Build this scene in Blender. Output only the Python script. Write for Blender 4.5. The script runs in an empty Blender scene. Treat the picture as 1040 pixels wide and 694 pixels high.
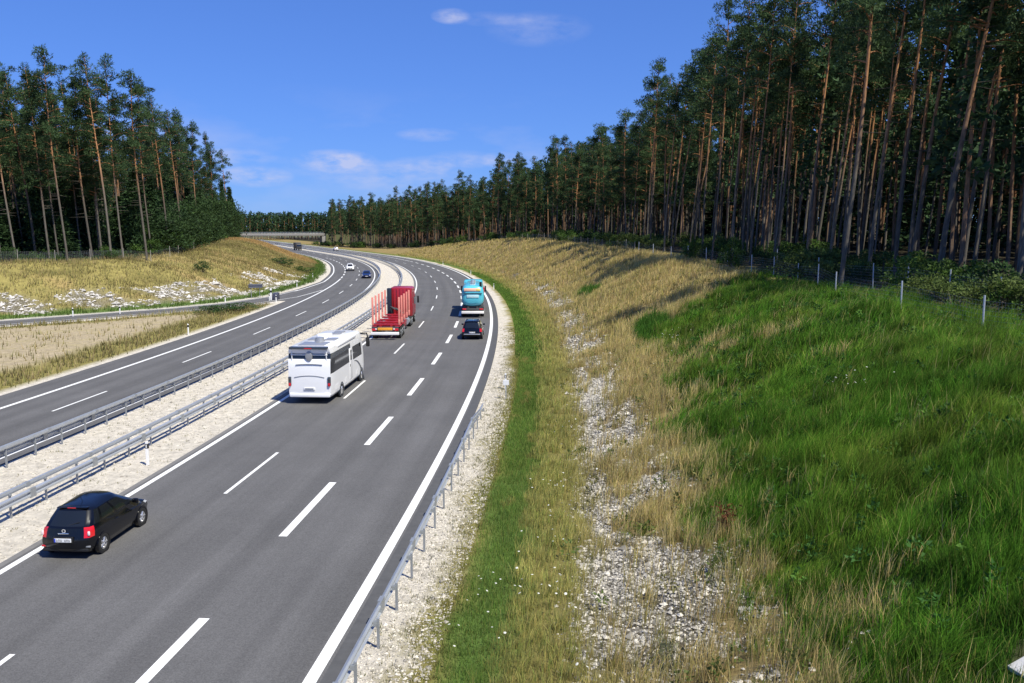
import bpy, bmesh, math, random
import numpy as np
from mathutils import Vector, Matrix
rng = np.random.default_rng(7); random.seed(7)
S = bpy.context.scene; COL = S.collection
# ------------------------------------------------------------------ camera
HCAM = 9.8; PITCH = math.atan(114/860)
cd = bpy.data.cameras.new('camera'); cam = bpy.data.objects.new('camera', cd); COL.objects.link(cam)
cd.sensor_width = 36; cd.lens = 860/1040*36; cd.clip_start = .1; cd.clip_end = 12000
cam.location = (0, 0, HCAM); cam.rotation_euler = (math.pi/2-PITCH, 0, 0); S.camera = cam
# ------------------------------------------------------------------ light
SUN_AZ = math.radians(134); SUN_EL = math.radians(56)      # azimuth from +Y towards +X
W = bpy.data.worlds.new('World'); S.world = W; W.use_nodes = True
def nd(t, typ, **kw):
    n = t.nodes.new(typ)
    for k, v in kw.items():
        if k == 'inp':
            for i, x in v.items(): n.inputs[i].default_value = x
        else: setattr(n, k, v)
    return n
def build_world():
    t = W.node_tree; t.nodes.clear(); L = t.links.new
    sky = nd(t, 'ShaderNodeTexSky'); sky.sky_type = 'NISHITA'; sky.sun_disc = False
    sky.sun_elevation = SUN_EL; sky.sun_rotation = SUN_AZ
    sky.air_density = 1.0; sky.dust_density = 0.1; sky.ozone_density = 4.0; sky.altitude = 400
    gm = nd(t, 'ShaderNodeGamma', inp={'Gamma': .62}); L(sky.outputs[0], gm.inputs[0])      # flatter, deeper blue, as through a polarising filter
    hs = nd(t, 'ShaderNodeMix', data_type='RGBA', blend_type='MULTIPLY', inp={0: 1.0, 7: (.55, .97, 2.07, 1)}); L(gm.outputs[0], hs.inputs[6])
    tc = nd(t, 'ShaderNodeTexCoord'); sx = nd(t, 'ShaderNodeSeparateXYZ'); L(tc.outputs['Generated'], sx.inputs[0])
    def M(op, a, b=None, c=None):
        n = nd(t, 'ShaderNodeMath', operation=op)
        for i, v in enumerate((a, b, c)):
            if v is None: continue
            if isinstance(v, (int, float)): n.inputs[i].default_value = v
            else: L(v, n.inputs[i])
        return n.outputs[0]
    az = M('ARCTAN2', sx.outputs[0], sx.outputs[1]); el = M('ARCSINE', sx.outputs[2])
    cv = nd(t, 'ShaderNodeCombineXYZ'); L(M('MULTIPLY', az, 1.0), cv.inputs[0]); L(M('MULTIPLY', el, 2.6), cv.inputs[1])
    no = nd(t, 'ShaderNodeTexNoise', inp={'Scale': 26, 'Detail': 6, 'Roughness': .6}); L(cv.outputs[0], no.inputs['Vector'])
    no2 = nd(t, 'ShaderNodeTexNoise', inp={'Scale': 6.5, 'Detail': 4, 'Roughness': .55}); L(cv.outputs[0], no2.inputs['Vector'])
    acc = None
    # small fair-weather clouds: azimuth, elevation, half width, half height, strength (radians)
    for a, e, wa, we, k in [(-.069, .2345, .017, .0065, .75), (.030, .2215, .045, .014, .28), (-.02, .2320, .045, .006, .2), (-.2015, .0765, .036, .010, .85), (-.187, .0775, .012, .0065, .9), (-.165, .066, .07, .010, .3), (-.289, .058, .030, .009, .85), (-.312, .079, .035, .007, .4),
                            (-.091, .0735, .045, .008, .42), (-.0964, .107, .028, .006, .4), (-.0114, .0795, .020, .007, .85), (-.057, .080, .03, .008, .35), (-.136, .059, .07, .012, .3),
                            (-.43, .095, .05, .012, .4), (.50, .10, .08, .02, .6), (-.75, .12, .09, .02, .6)]:
        u = M('MULTIPLY', M('SUBTRACT', az, a), 1/wa); v = M('MULTIPLY', M('SUBTRACT', el, e), 1/we)
        r2 = M('ADD', M('MULTIPLY', u, u), M('MULTIPLY', v, v))
        g = M('MULTIPLY', M('MAXIMUM', M('SUBTRACT', 1.0, M('MULTIPLY', r2, .5)), 0.0), k)
        acc = g if acc is None else M('ADD', acc, g)
    mask = M('MULTIPLY', M('MULTIPLY', acc, M('MAXIMUM', M('SUBTRACT', no.outputs[0], .33), 0.0)), 2.7)
    # sparse wisps low over the whole horizon
    band = M('MAXIMUM', M('SUBTRACT', 1.0, M('MULTIPLY', M('ABSOLUTE', M('SUBTRACT', el, .07)), 11.0)), 0.0)
    wis = M('MULTIPLY', M('MULTIPLY', band, M('MAXIMUM', M('SUBTRACT', no2.outputs[0], .5), 0.0)), 1.6)
    mask = M('MINIMUM', M('ADD', mask, wis), .68)
    mx = nd(t, 'ShaderNodeMix', data_type='RGBA'); L(mask, mx.inputs[0]); L(hs.outputs[2], mx.inputs[6])
    mx.inputs[7].default_value = (4.6, 4.8, 6.4, 1)
    bg = nd(t, 'ShaderNodeBackground', inp={'Strength': .1}); L(mx.outputs[2], bg.inputs[0])
    out = nd(t, 'ShaderNodeOutputWorld'); L(bg.outputs[0], out.inputs[0])
build_world()
sd_ = bpy.data.lights.new('sun', 'SUN'); sd_.energy = 5.0; sd_.angle = math.radians(.5); sd_.color = (1, .95, .80)
sun = bpy.data.objects.new('sun', sd_); COL.objects.link(sun); sun.location = (60, -60, 90)
SUNV = Vector((math.sin(SUN_AZ)*math.cos(SUN_EL), math.cos(SUN_AZ)*math.cos(SUN_EL), math.sin(SUN_EL)))
sun.rotation_euler = (-SUNV).to_track_quat('-Z', 'Y').to_euler()
vs = S.view_settings; vs.view_transform = 'Standard'; vs.look = 'None'; vs.exposure = .42; vs.gamma = 1; vs.use_curve_mapping = False
# ------------------------------------------------------------------ helpers
def mat(name, col, rough=.8, metal=0, spec=.5, coat=0, noise=None, bump=None, emit=None, attr=None, trans=0):
    m = bpy.data.materials.new(name); m.use_nodes = True; t = m.node_tree; b = t.nodes['Principled BSDF']; L = t.links.new
    b.inputs['Base Color'].default_value = (*col, 1); b.inputs['Roughness'].default_value = rough
    b.inputs['Metallic'].default_value = metal; b.inputs['Specular IOR Level'].default_value = spec; b.inputs['Coat Weight'].default_value = coat
    src = None
    tc = nd(t, 'ShaderNodeTexCoord')
    if attr:
        a = nd(t, 'ShaderNodeAttribute', attribute_name=attr); src = a.outputs['Color']
    if noise:                                             # (scale, amount): multiplies the colour
        n = nd(t, 'ShaderNodeTexNoise', inp={'Scale': noise[0], 'Detail': 5, 'Roughness': .65}); L(tc.outputs['Object'], n.inputs['Vector'])
        r = nd(t, 'ShaderNodeMapRange', inp={1: .25, 2: .75, 3: 1-noise[1], 4: 1+noise[1]}); L(n.outputs[0], r.inputs[0])
        mx = nd(t, 'ShaderNodeMix', data_type='RGBA', blend_type='MULTIPLY', inp={0: 1.0})
        if src: L(src, mx.inputs[6])
        else: mx.inputs[6].default_value = (*col, 1)
        L(r.outputs[0], mx.inputs[7]); src = mx.outputs[2]
    if src: L(src, b.inputs['Base Color'])
    if bump:
        n = nd(t, 'ShaderNodeTexNoise', inp={'Scale': bump[0], 'Detail': 6}); L(tc.outputs['Object'], n.inputs['Vector'])
        bp = nd(t, 'ShaderNodeBump', inp={'Strength': bump[1], 'Distance': .02}); L(n.outputs[0], bp.inputs['Height']); L(bp.outputs[0], b.inputs['Normal'])
    if trans:                                             # thin leaves and blades let light through
        tr = nd(t, 'ShaderNodeBsdfTranslucent'); ms = nd(t, 'ShaderNodeMixShader', inp={0: trans})
        if src: L(src, tr.inputs[0])
        else: tr.inputs[0].default_value = (*col, 1)
        o = t.nodes['Material Output']; L(b.outputs[0], ms.inputs[1]); L(tr.outputs[0], ms.inputs[2]); L(ms.outputs[0], o.inputs[0])
    if emit: b.inputs['Emission Color'].default_value = (*col, 1); b.inputs['Emission Strength'].default_value = emit
    return m
def mesh_np(name, V, polys, mats, midx=None, col=None, smooth=False, uv=None):
    me = bpy.data.meshes.new(name); V = np.asarray(V, np.float32)
    me.vertices.add(len(V)); me.vertices.foreach_set('co', V.ravel())
    polys = [np.asarray(p, np.int32) for p in polys if len(p)]
    nl = sum(p.size for p in polys); npol = sum(len(p) for p in polys)
    me.loops.add(nl); me.loops.foreach_set('vertex_index', np.concatenate([p.ravel() for p in polys]))
    tot = np.concatenate([np.full(len(p), p.shape[1], np.int32) for p in polys])
    me.polygons.add(npol); me.polygons.foreach_set('loop_start', np.r_[0, np.cumsum(tot)[:-1]].astype(np.int32)); me.polygons.foreach_set('loop_total', tot)
    for m in mats: me.materials.append(m)
    if midx is not None: me.polygons.foreach_set('material_index', np.asarray(midx, np.int32))
    me.polygons.foreach_set('use_smooth', np.full(npol, smooth))
    me.update(calc_edges=True)
    if col is not None:
        a = me.attributes.new('col', 'FLOAT_COLOR', 'POINT'); c = np.ones((len(V), 4), np.float32); c[:, :col.shape[1]] = col; a.data.foreach_set('color', c.ravel())
    if uv is not None:
        l = me.uv_layers.new(name='UVMap'); l.data.foreach_set('uv', np.asarray(uv, np.float32)[np.concatenate([p.ravel() for p in polys])].ravel())
    return me
def link(name, me, parent=None, loc=(0, 0, 0), rot=(0, 0, 0), sc=(1, 1, 1)):
    o = bpy.data.objects.new(name, me); COL.objects.link(o); o.location = loc; o.rotation_euler = rot; o.scale = sc; o.parent = parent
    return o
def tag(o, label=None, cat=None, group=None, kind=None):
    if label: o['label'] = label
    if cat: o['category'] = cat
    if group: o['group'] = group
    if kind: o['kind'] = kind
    return o
def thing(name, label, cat, loc=(0, 0, 0), rz=0, group=None):
    return tag(link(name, None, None, loc, (0, 0, rz)), label, cat, group)
def copy_tree(o, loc, rz, parent=None, sc=None):
    c = o.copy(); COL.objects.link(c)
    if parent is None: c.location = loc; c.rotation_euler = (0, 0, rz)
    else: c.parent = parent
    if sc: c.scale = sc
    for ch in o.children: copy_tree(ch, None, None, c)
    return c
class MB:
    def __init__(s): s.v = []; s.f = []; s.m = []
    def add(s, V, F, m=0):
        b = len(s.v); s.v += [tuple(p) for p in V]; s.f += [tuple(b+i for i in f) for f in F]; s.m += [m]*len(F); return s
    def box(s, c, d, rz=0, m=0, tilt=None):
        x, y, z = d[0]/2, d[1]/2, d[2]/2
        P = [Vector((i, j, k)) for k in (-z, z) for i, j in ((-x, -y), (x, -y), (x, y), (-x, y))]
        R = Matrix.Rotation(rz, 3, 'Z')
        if tilt: R = R @ Matrix.Rotation(tilt, 3, 'X')
        P = [R @ p + Vector(c) for p in P]
        return s.add(P, [(3, 2, 1, 0), (4, 5, 6, 7), (0, 1, 5, 4), (1, 2, 6, 5), (2, 3, 7, 6), (3, 0, 4, 7)], m)
    def tube(s, pts, rad, n=6, m=0, cap=True):
        pts = [Vector(p) for p in pts]; R = rad if hasattr(rad, '__len__') else [rad]*len(pts)
        V = []; F = []; ref = None
        for i, p in enumerate(pts):
            t = (pts[min(i+1, len(pts)-1)]-pts[max(i-1, 0)]).normalized()
            if ref is None: ref = Vector((0, 0, 1)) if abs(t.z) < .9 else Vector((1, 0, 0))
            a = t.cross(ref).normalized(); b = t.cross(a).normalized()
            for k in range(n):
                an = 2*math.pi*k/n; V.append(p+(a*math.cos(an)+b*math.sin(an))*R[i])
        for i in range(len(pts)-1):
            for k in range(n): F.append((i*n+k, i*n+(k+1) % n, (i+1)*n+(k+1) % n, (i+1)*n+k))
        if cap: F += [tuple(range(n-1, -1, -1)), tuple((len(pts)-1)*n+k for k in range(n))]
        return s.add(V, F, m)
    def disc(s, c, r0, r1, x0, x1, n=20, m=0):      # ring about local X between radii, from x0 to x1
        V = []; F = []
        for x, r in ((x0, r0), (x0, r1), (x1, r1), (x1, r0)):
            for k in range(n):
                a = 2*math.pi*k/n; V.append((c[0]+x, c[1]+r*math.cos(a), c[2]+r*math.sin(a)))
        for q in range(4):
            for k in range(n): F.append((q*n+k, q*n+(k+1) % n, ((q+1) % 4)*n+(k+1) % n, ((q+1) % 4)*n+k))
        return s.add(V, F, m)
    def build(s, name, mats, parent=None, bevel=0, smooth=True, seg=2, ang=35, rec=True):
        me = bpy.data.meshes.new(name); me.from_pydata(s.v, [], s.f)
        mats = mats if isinstance(mats, (list, tuple)) else [mats]
        for m in mats: me.materials.append(m)
        me.polygons.foreach_set('material_index', s.m)
        if bevel or rec:
            bm = bmesh.new(); bm.from_mesh(me)
            if rec: bmesh.ops.recalc_face_normals(bm, faces=bm.faces)
            if bevel:
                ed = [e for e in bm.edges if len(e.link_faces) == 2 and e.calc_face_angle(0) > .5]
                bmesh.ops.bevel(bm, geom=ed, offset=bevel, segments=seg, affect='EDGES', profile=.5, clamp_overlap=True)
            bm.to_mesh(me); bm.free()
        if smooth:
            me.polygons.foreach_set('use_smooth', [True]*len(me.polygons)); me.set_sharp_from_angle(angle=math.radians(ang))
        me.update()
        return link(name, me, parent)
def hash2(ix, iy, seed):
    h = (ix.astype(np.int64)*374761393 + iy.astype(np.int64)*668265263 + seed*2147483647) & 0xffffffff
    h = ((h ^ (h >> 13))*1274126177) & 0xffffffff; h = h ^ (h >> 16)
    return (h & 0xffff)/65535.
def vnoise(x, y, seed=0):
    x = np.asarray(x, float); y = np.asarray(y, float); ix = np.floor(x); iy = np.floor(y); fx = x-ix; fy = y-iy
    fx = fx*fx*(3-2*fx); fy = fy*fy*(3-2*fy)
    a = hash2(ix, iy, seed); b = hash2(ix+1, iy, seed); c = hash2(ix, iy+1, seed); d = hash2(ix+1, iy+1, seed)
    return (a*(1-fx)+b*fx)*(1-fy)+(c*(1-fx)+d*fx)*fy
def fbm(x, y, seed=0, o=4):
    v = 0; a = .5; tot = 0
    for i in range(o): v = v+a*vnoise(x, y, seed+i); tot += a; x = x*2.03+1.7; y = y*2.03+3.1; a *= .55
    return v/tot
def sstep(a, b, x): t = np.clip((x-a)/(b-a), 0, 1); return t*t*(3-2*t)
# ------------------------------------------------------------------ road frame: s along the curve, d to the right of the lane divider
RAD = 690.; CX, CY = -9.3-RAD, 75.; A1 = .375; S1 = RAD*A1
P1 = np.array([CX+RAD*math.cos(A1), CY+RAD*math.sin(A1)]); T1 = np.array([-math.sin(A1), math.cos(A1)]); N1 = np.array([math.cos(A1), math.sin(A1)])
def P(s, d):
    s = np.asarray(s, float); d = np.asarray(d, float); a = s/RAD
    x = np.where(s < S1, CX+(RAD+d)*np.cos(a), P1[0]+(s-S1)*T1[0]+d*N1[0]); y = np.where(s < S1, CY+(RAD+d)*np.sin(a), P1[1]+(s-S1)*T1[1]+d*N1[1])
    return x, y
def SD(x, y):
    dx = x-CX; dy = y-CY; a = np.arctan2(dy, dx)
    s2 = S1+(x-P1[0])*T1[0]+(y-P1[1])*T1[1]; d2 = (x-P1[0])*N1[0]+(y-P1[1])*N1[1]
    far = a > A1
    return np.where(far, s2, a*RAD), np.where(far, d2, np.hypot(dx, dy)-RAD)
def head(s): return min(s, S1)/RAD
def OUT_D(s): return np.interp(s, [51, 65, 87, 120, 141], [-24.7, -23.1, -21.5, -21.6, -21.8])
ramp_out = [(-190, -10), (-140, 22), (-110, 44), (-75, 72.5), (-55.3, 91), (-42.9, 105.3), (-38.6, 113.5)] + [tuple(map(float, P(s, OUT_D(s)))) for s in (51, 58, 65, 76, 87, 120, 141, 170, 200, 230, 259, 400, 600, 1000)]
def tdist(x, y):                                           # signed distance left of the outer edge of the left road and its slip road
    best = np.full(np.shape(x), 1e18); sg = np.zeros(np.shape(x))
    for (ax, ay), (bx, by) in zip(ramp_out[:-1], ramp_out[1:]):
        ux, uy = bx-ax, by-ay; l2 = ux*ux+uy*uy
        k = np.clip(((x-ax)*ux+(y-ay)*uy)/l2, 0, 1); qx = x-ax-k*ux; qy = y-ay-k*uy; q = qx*qx+qy*qy
        m = q < best; best = np.where(m, q, best); sg = np.where(m, np.sign(ux*qy-uy*qx), sg)
    return np.sqrt(best)*sg
HR = ([-80, -40, 0, 20, 88, 146, 190, 252, 305, 375, 600], [5.4, 5.4, 5.2, 6.0, 6.6, 7.2, 6.1, 3.3, 1.5, .5, 0])
HL = ([-60, 30, 45, 65, 122, 190, 250, 330, 450, 950], [5.0, 5.2, 5.2, 5.6, 6.2, 7.0, 6.3, 4, 1, 0])
GULLY = [((21.6, 82.5), (10.3, 72.2), .8), ((17.5, 111), (10.8, 115.5), .6), ((14, 147), (10.5, 155), .6)]
def gully(x, y):
    r = np.zeros(np.shape(x))
    for (ax, ay), (bx, by), w in GULLY:
        ux, uy = bx-ax, by-ay; k = np.clip(((x-ax)*ux+(y-ay)*uy)/(ux*ux+uy*uy), 0, 1)
        q = np.hypot(x-ax-k*ux+.5*(fbm(x*.5, y*.5, 31)-.5), y-ay-k*uy); r = np.maximum(r, np.exp(-(q/(w*(1.25-.6*k)))**2))
    return r
def TZ(x, y, sdt=None):
    x = np.asarray(x, float); y = np.asarray(y, float)
    s, d, t = sdt if sdt else (*SD(x, y), tdist(x, y))
    H = np.interp(s, *HR); k = np.clip((d-13.5)/14., 0, 1); k = .6*k+.4*k*k*(3-2*k)
    zr = H*k+np.clip(d-27.5, 0, 300)*.02*np.clip(H/4, 0, 1)
    zr = zr+sstep(10, 16, d)*(fbm(x*.16, y*.16, 3)-.5)*.9*np.clip(H/5, 0.1, 1)-gully(x, y)*.55 - .12*np.exp(-((d-10.8)/1.)**2)
    Hl = np.interp(s, *HL); k = np.clip((t-2)/21., 0, 1); k = .5*k+.5*k*k*(3-2*k)
    zl = Hl*k+sstep(3, 8, t)*(fbm(x*.12, y*.12, 5)-.5)*1.2*np.clip(Hl/5, .1, 1)
    gore = np.where((t < -5.5) & (d < -22), (fbm(x*.2, y*.2, 9)-.5)*.35, 0)
    return np.where(d > 9.0, zr, np.where(t > 0, zl, gore))-.03
# ------------------------------------------------------------------ ground materials
def ground_mat():
    m = bpy.data.materials.new('terrain'); m.use_nodes = True; t = m.node_tree; b = t.nodes['Principled BSDF']; L = t.links.new
    b.inputs['Roughness'].default_value = .95; b.inputs['Specular IOR Level'].default_value = .15
    a = nd(t, 'ShaderNodeAttribute', attribute_name='col'); rk = nd(t, 'ShaderNodeAttribute', attribute_name='rock'); tc = nd(t, 'ShaderNodeTexCoord')
    n1 = nd(t, 'ShaderNodeTexNoise', inp={'Scale': 2.2, 'Detail': 8, 'Roughness': .75}); L(tc.outputs['Object'], n1.inputs['Vector'])
    r1 = nd(t, 'ShaderNodeMapRange', inp={1: .3, 2: .7, 3: .62, 4: 1.3}); L(n1.outputs[0], r1.inputs[0])
    mx = nd(t, 'ShaderNodeMix', data_type='RGBA', blend_type='MULTIPLY', inp={0: 1.0}); L(a.outputs[0], mx.inputs[6]); L(r1.outputs[0], mx.inputs[7])
    vo = nd(t, 'ShaderNodeTexVoronoi', inp={'Scale': 7.5, 'Randomness': 1.0}); L(tc.outputs['Object'], vo.inputs['Vector'])
    vr = nd(t, 'ShaderNodeValToRGB'); e = vr.color_ramp.elements; e[0].position = .15; e[0].color = (.40, .37, .32, 1); e[1].position = .55; e[1].color = (.09, .08, .06, 1)
    L(vo.outputs['Distance'], vr.inputs[0])
    v2 = nd(t, 'ShaderNodeMix', data_type='RGBA', blend_type='MULTIPLY', inp={0: .45}); L(vr.outputs[0], v2.inputs[6]); L(vo.outputs['Color'], v2.inputs[7])
    m2 = nd(t, 'ShaderNodeMix', data_type='RGBA'); L(rk.outputs['Fac'], m2.inputs[0]); L(mx.outputs[2], m2.inputs[6]); L(vr.outputs[0], m2.inputs[7])
    L(m2.outputs[2], b.inputs['Base Color'])
    n3 = nd(t, 'ShaderNodeTexNoise', inp={'Scale': 14, 'Detail': 6, 'Roughness': .7}); L(tc.outputs['Object'], n3.inputs['Vector'])
    bp = nd(t, 'ShaderNodeBump', inp={'Strength': .7, 'Distance': .12}); L(n3.outputs[0], bp.inputs['Height']); L(bp.outputs[0], b.inputs['Normal'])
    return m
def asphalt_mat():
    m = bpy.data.materials.new('asphalt'); m.use_nodes = True; t = m.node_tree; b = t.nodes['Principled BSDF']; L = t.links.new
    b.inputs['Roughness'].default_value = .85; b.inputs['Specular IOR Level'].default_value = .3
    uv = nd(t, 'ShaderNodeUVMap', uv_map='UVMap'); sp = nd(t, 'ShaderNodeSeparateXYZ'); L(uv.outputs[0], sp.inputs[0])
    cv = nd(t, 'ShaderNodeMapping', inp={'Scale': (1.0, .02, 1)}); L(uv.outputs[0], cv.inputs[0])
    n1 = nd(t, 'ShaderNodeTexNoise', inp={'Scale': 1.1, 'Detail': 4, 'Roughness': .6}); L(cv.outputs[0], n1.inputs['Vector'])
    n2 = nd(t, 'ShaderNodeTexNoise', inp={'Scale': .25, 'Detail': 6, 'Roughness': .6}); L(uv.outputs[0], n2.inputs['Vector'])
    n3 = nd(t, 'ShaderNodeTexNoise', inp={'Scale': 30, 'Detail': 4, 'Roughness': .8}); L(uv.outputs[0], n3.inputs['Vector'])
    def mr(n, lo, hi):
        r = nd(t, 'ShaderNodeMapRange', inp={1: .3, 2: .7, 3: lo, 4: hi}); L(n.outputs[0], r.inputs[0]); return r.outputs[0]
    p = nd(t, 'ShaderNodeMath', operation='MULTIPLY'); L(mr(n1, .86, 1.12), p.inputs[0]); L(mr(n2, .9, 1.1), p.inputs[1])
    q = nd(t, 'ShaderNodeMath', operation='MULTIPLY'); L(p.outputs[0], q.inputs[0]); L(mr(n3, .88, 1.12), q.inputs[1])
    # slightly darker worn wheel tracks: lateral cosine, two per lane
    w = nd(t, 'ShaderNodeMath', operation='SINE'); ml = nd(t, 'ShaderNodeMath', operation='MULTIPLY', inp={1: 2*math.pi/1.8}); L(sp.outputs[0], ml.inputs[0]); L(ml.outputs[0], w.inputs[0])
    wr = nd(t, 'ShaderNodeMapRange', inp={1: -1, 2: 1, 3: .94, 4: 1.04}); L(w.outputs[0], wr.inputs[0])
    q2 = nd(t, 'ShaderNodeMath', operation='MULTIPLY'); L(q.outputs[0], q2.inputs[0]); L(wr.outputs[0], q2.inputs[1])
    mx = nd(t, 'ShaderNodeMix', data_type='RGBA', blend_type='MULTIPLY', inp={0: 1.0, 6: (.108, .106, .106, 1)}); L(q2.outputs[0], mx.inputs[7])
    vo = nd(t, 'ShaderNodeTexVoronoi', inp={'Scale': 34}); L(uv.outputs[0], vo.inputs['Vector'])     # pale and dark chippings
    vr = nd(t, 'ShaderNodeSeparateColor'); L(vo.outputs['Color'], vr.inputs[0]); vm = nd(t, 'ShaderNodeMapRange', inp={1: 0, 2: 1, 3: .82, 4: 1.18}); L(vr.outputs[0], vm.inputs[0])
    n4 = nd(t, 'ShaderNodeTexNoise', inp={'Scale': .9, 'Detail': 3}); L(uv.outputs[0], n4.inputs['Vector'])                     # scattered oil spots
    om = nd(t, 'ShaderNodeMapRange', inp={1: .70, 2: .76, 3: 1, 4: .80}); L(n4.outputs[0], om.inputs[0])
    q3 = nd(t, 'ShaderNodeMath', operation='MULTIPLY'); L(vm.outputs[0], q3.inputs[0]); L(om.outputs[0], q3.inputs[1])
    m3 = nd(t, 'ShaderNodeMix', data_type='RGBA', blend_type='MULTIPLY', inp={0: 1.0}); L(mx.outputs[2], m3.inputs[6]); L(q3.outputs[0], m3.inputs[7]); L(m3.outputs[2], b.inputs['Base Color'])
    bp = nd(t, 'ShaderNodeBump', inp={'Strength': .25, 'Distance': .01}); L(n3.outputs[0], bp.inputs['Height']); L(bp.outputs[0], b.inputs['Normal'])
    return m
M = {}
M['terrain'] = ground_mat(); M['asphalt'] = asphalt_mat()
M['gutter'] = mat('gutter', (.075, .075, .076), .8, noise=(3, .2)); M['gutter_light'] = mat('gutter_light', (.16, .155, .15), .85, noise=(3, .15))
M['paint'] = mat('paint', (.74, .74, .72), .6, noise=(7, .16)); M['far_ground'] = mat('far_ground', (.09, .10, .045), .95, noise=(.01, .3))
M['zinc'] = mat('zinc', (.47, .50, .54), .42, .55, noise=(2, .1)); M['zinc_dark'] = mat('zinc_dark', (.33, .35, .37), .5, .5, noise=(3, .15))
M['white_plastic'] = mat('white_plastic', (.8, .8, .8), .5); M['black'] = mat('black', (.012, .012, .013), .5); M['rubber'] = mat('rubber', (.014, .014, .014), .85)
M['alloy'] = mat('alloy', (.62, .62, .64), .3, .7); M['glass'] = mat('glass', (.01, .012, .014), .06, 0, .8); M['plate_white'] = mat('plate_white', (.75, .76, .78), .45)
M['plate_blue'] = mat('plate_blue', (.03, .06, .5), .45); M['tail_red'] = mat('tail_red', (.55, .01, .015), .18, coat=.5); M['tail_clear'] = mat('tail_clear', (.85, .7, .7), .15, coat=.5)
M['lamp_clear'] = mat('lamp_clear', (.75, .77, .8), .1, .2, coat=.6); M['chrome'] = mat('chrome', (.8, .8, .8), .15, 1)
M['car_black'] = mat('car_black', (.003, .0035, .006), .22, 0, .3, coat=.45); M['car_blue'] = mat('car_blue', (.012, .026, .11), .25, .2, coat=.6); M['car_white'] = mat('car_white', (.8, .8, .8), .3, coat=.5)
M['mh_white'] = mat('mh_white', (.82, .82, .83), .3, coat=.4, noise=(1.2, .03)); M['mh_grey'] = mat('mh_grey', (.3, .31, .33), .35, .3); M['mh_dark'] = mat('mh_dark', (.045, .055, .07), .25, coat=.3)
M['truck_red'] = mat('truck_red', (.33, .012, .02), .4, coat=.3, noise=(3, .15)); M['stake_red'] = mat('stake_red', (.70, .24, .19), .5, noise=(4, .15)); M['navy'] = mat('navy', (.012, .018, .035), .5)
M['orange_plate'] = mat('orange_plate', (.75, .33, .03), .5); M['white_paint'] = mat('white_paint', (.8, .79, .77), .5, noise=(3, .05)); M['steel_dark'] = mat('steel_dark', (.05, .05, .052), .6, noise=(4, .3))
M['turquoise'] = mat('turquoise', (.09, .47, .60), .3, coat=.4, noise=(2, .06)); M['turq_pale'] = mat('turq_pale', (.45, .68, .74), .3, coat=.4); M['peach'] = mat('peach', (.85, .52, .38), .4); M['yellow_pale'] = mat('yellow_pale', (.85, .7, .2), .4)
M['concrete'] = mat('concrete', (.24, .235, .225), .9, noise=(1.5, .15), bump=(20, .4)); M['concrete_pale'] = mat('concrete_pale', (.62, .60, .57), .9, noise=(2, .1), bump=(25, .3))
M['bridge_edge'] = mat('bridge_edge', (.36, .35, .34), .9, noise=(1, .1)); M['sign_back'] = mat('sign_back', (.07, .075, .11), .5, .3); M['wood_post'] = mat('wood_post', (.30, .28, .26), .8, noise=(5, .2))
M['steel_post'] = mat('steel_post', (.50, .53, .58), .45, .4)
# ------------------------------------------------------------------ ground colours
GRAVEL = np.array([.56, .515, .44]); GREEN = np.array([.10, .165, .035]); DRY = np.array([.36, .27, .11]); OLIVE = np.array([.23, .20, .065]); TALL = np.array([.035, .075, .012]); SOIL = np.array([.10, .08, .05]); FIELD = np.array([.40, .33, .22])
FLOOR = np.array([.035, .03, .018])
def green_edge(s, x, y):                                   # d where the lush green grass begins on the right bank
    e = np.interp(s, [-66, -57, -46, -37, -31, -22, -13.5, -12, -8, 0, 8], [18.4, 17.9, 17.5, 18.2, 18.7, 18.9, 19.3, 21.0, 25, 29, 34])
    return e+(fbm(x*.35, y*.35, 41)-.5)*4.5
def rock_mask(s, d, x, y):
    e1 = np.interp(s, [-66, -40, -10, 20, 60, 110], [12.9, 13.2, 13.6, 14.3, 15, 15]); e2 = np.interp(s, [-66, -56, -46, -35, -10, 10, 60, 110], [18.2, 17.8, 17.1, 16.6, 17.0, 17, 17.5, 17])
    b = sstep(e1-.4, e1+.7, d)*(1-sstep(e2-1.2, e2+.5, d))
    n = .55*fbm(x*.42+y*.10, y*.24, 51)+.45*fbm(x*1.3+y*.5, y*.9, 53)
    amt = np.interp(s, [-66, -50, -38, -25, 0, 20, 50, 110, 140], [.45, .54, .565, .58, .57, .54, .48, .41, .0])
    return b*sstep(1-amt-.06, 1-amt+.07, n)
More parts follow.
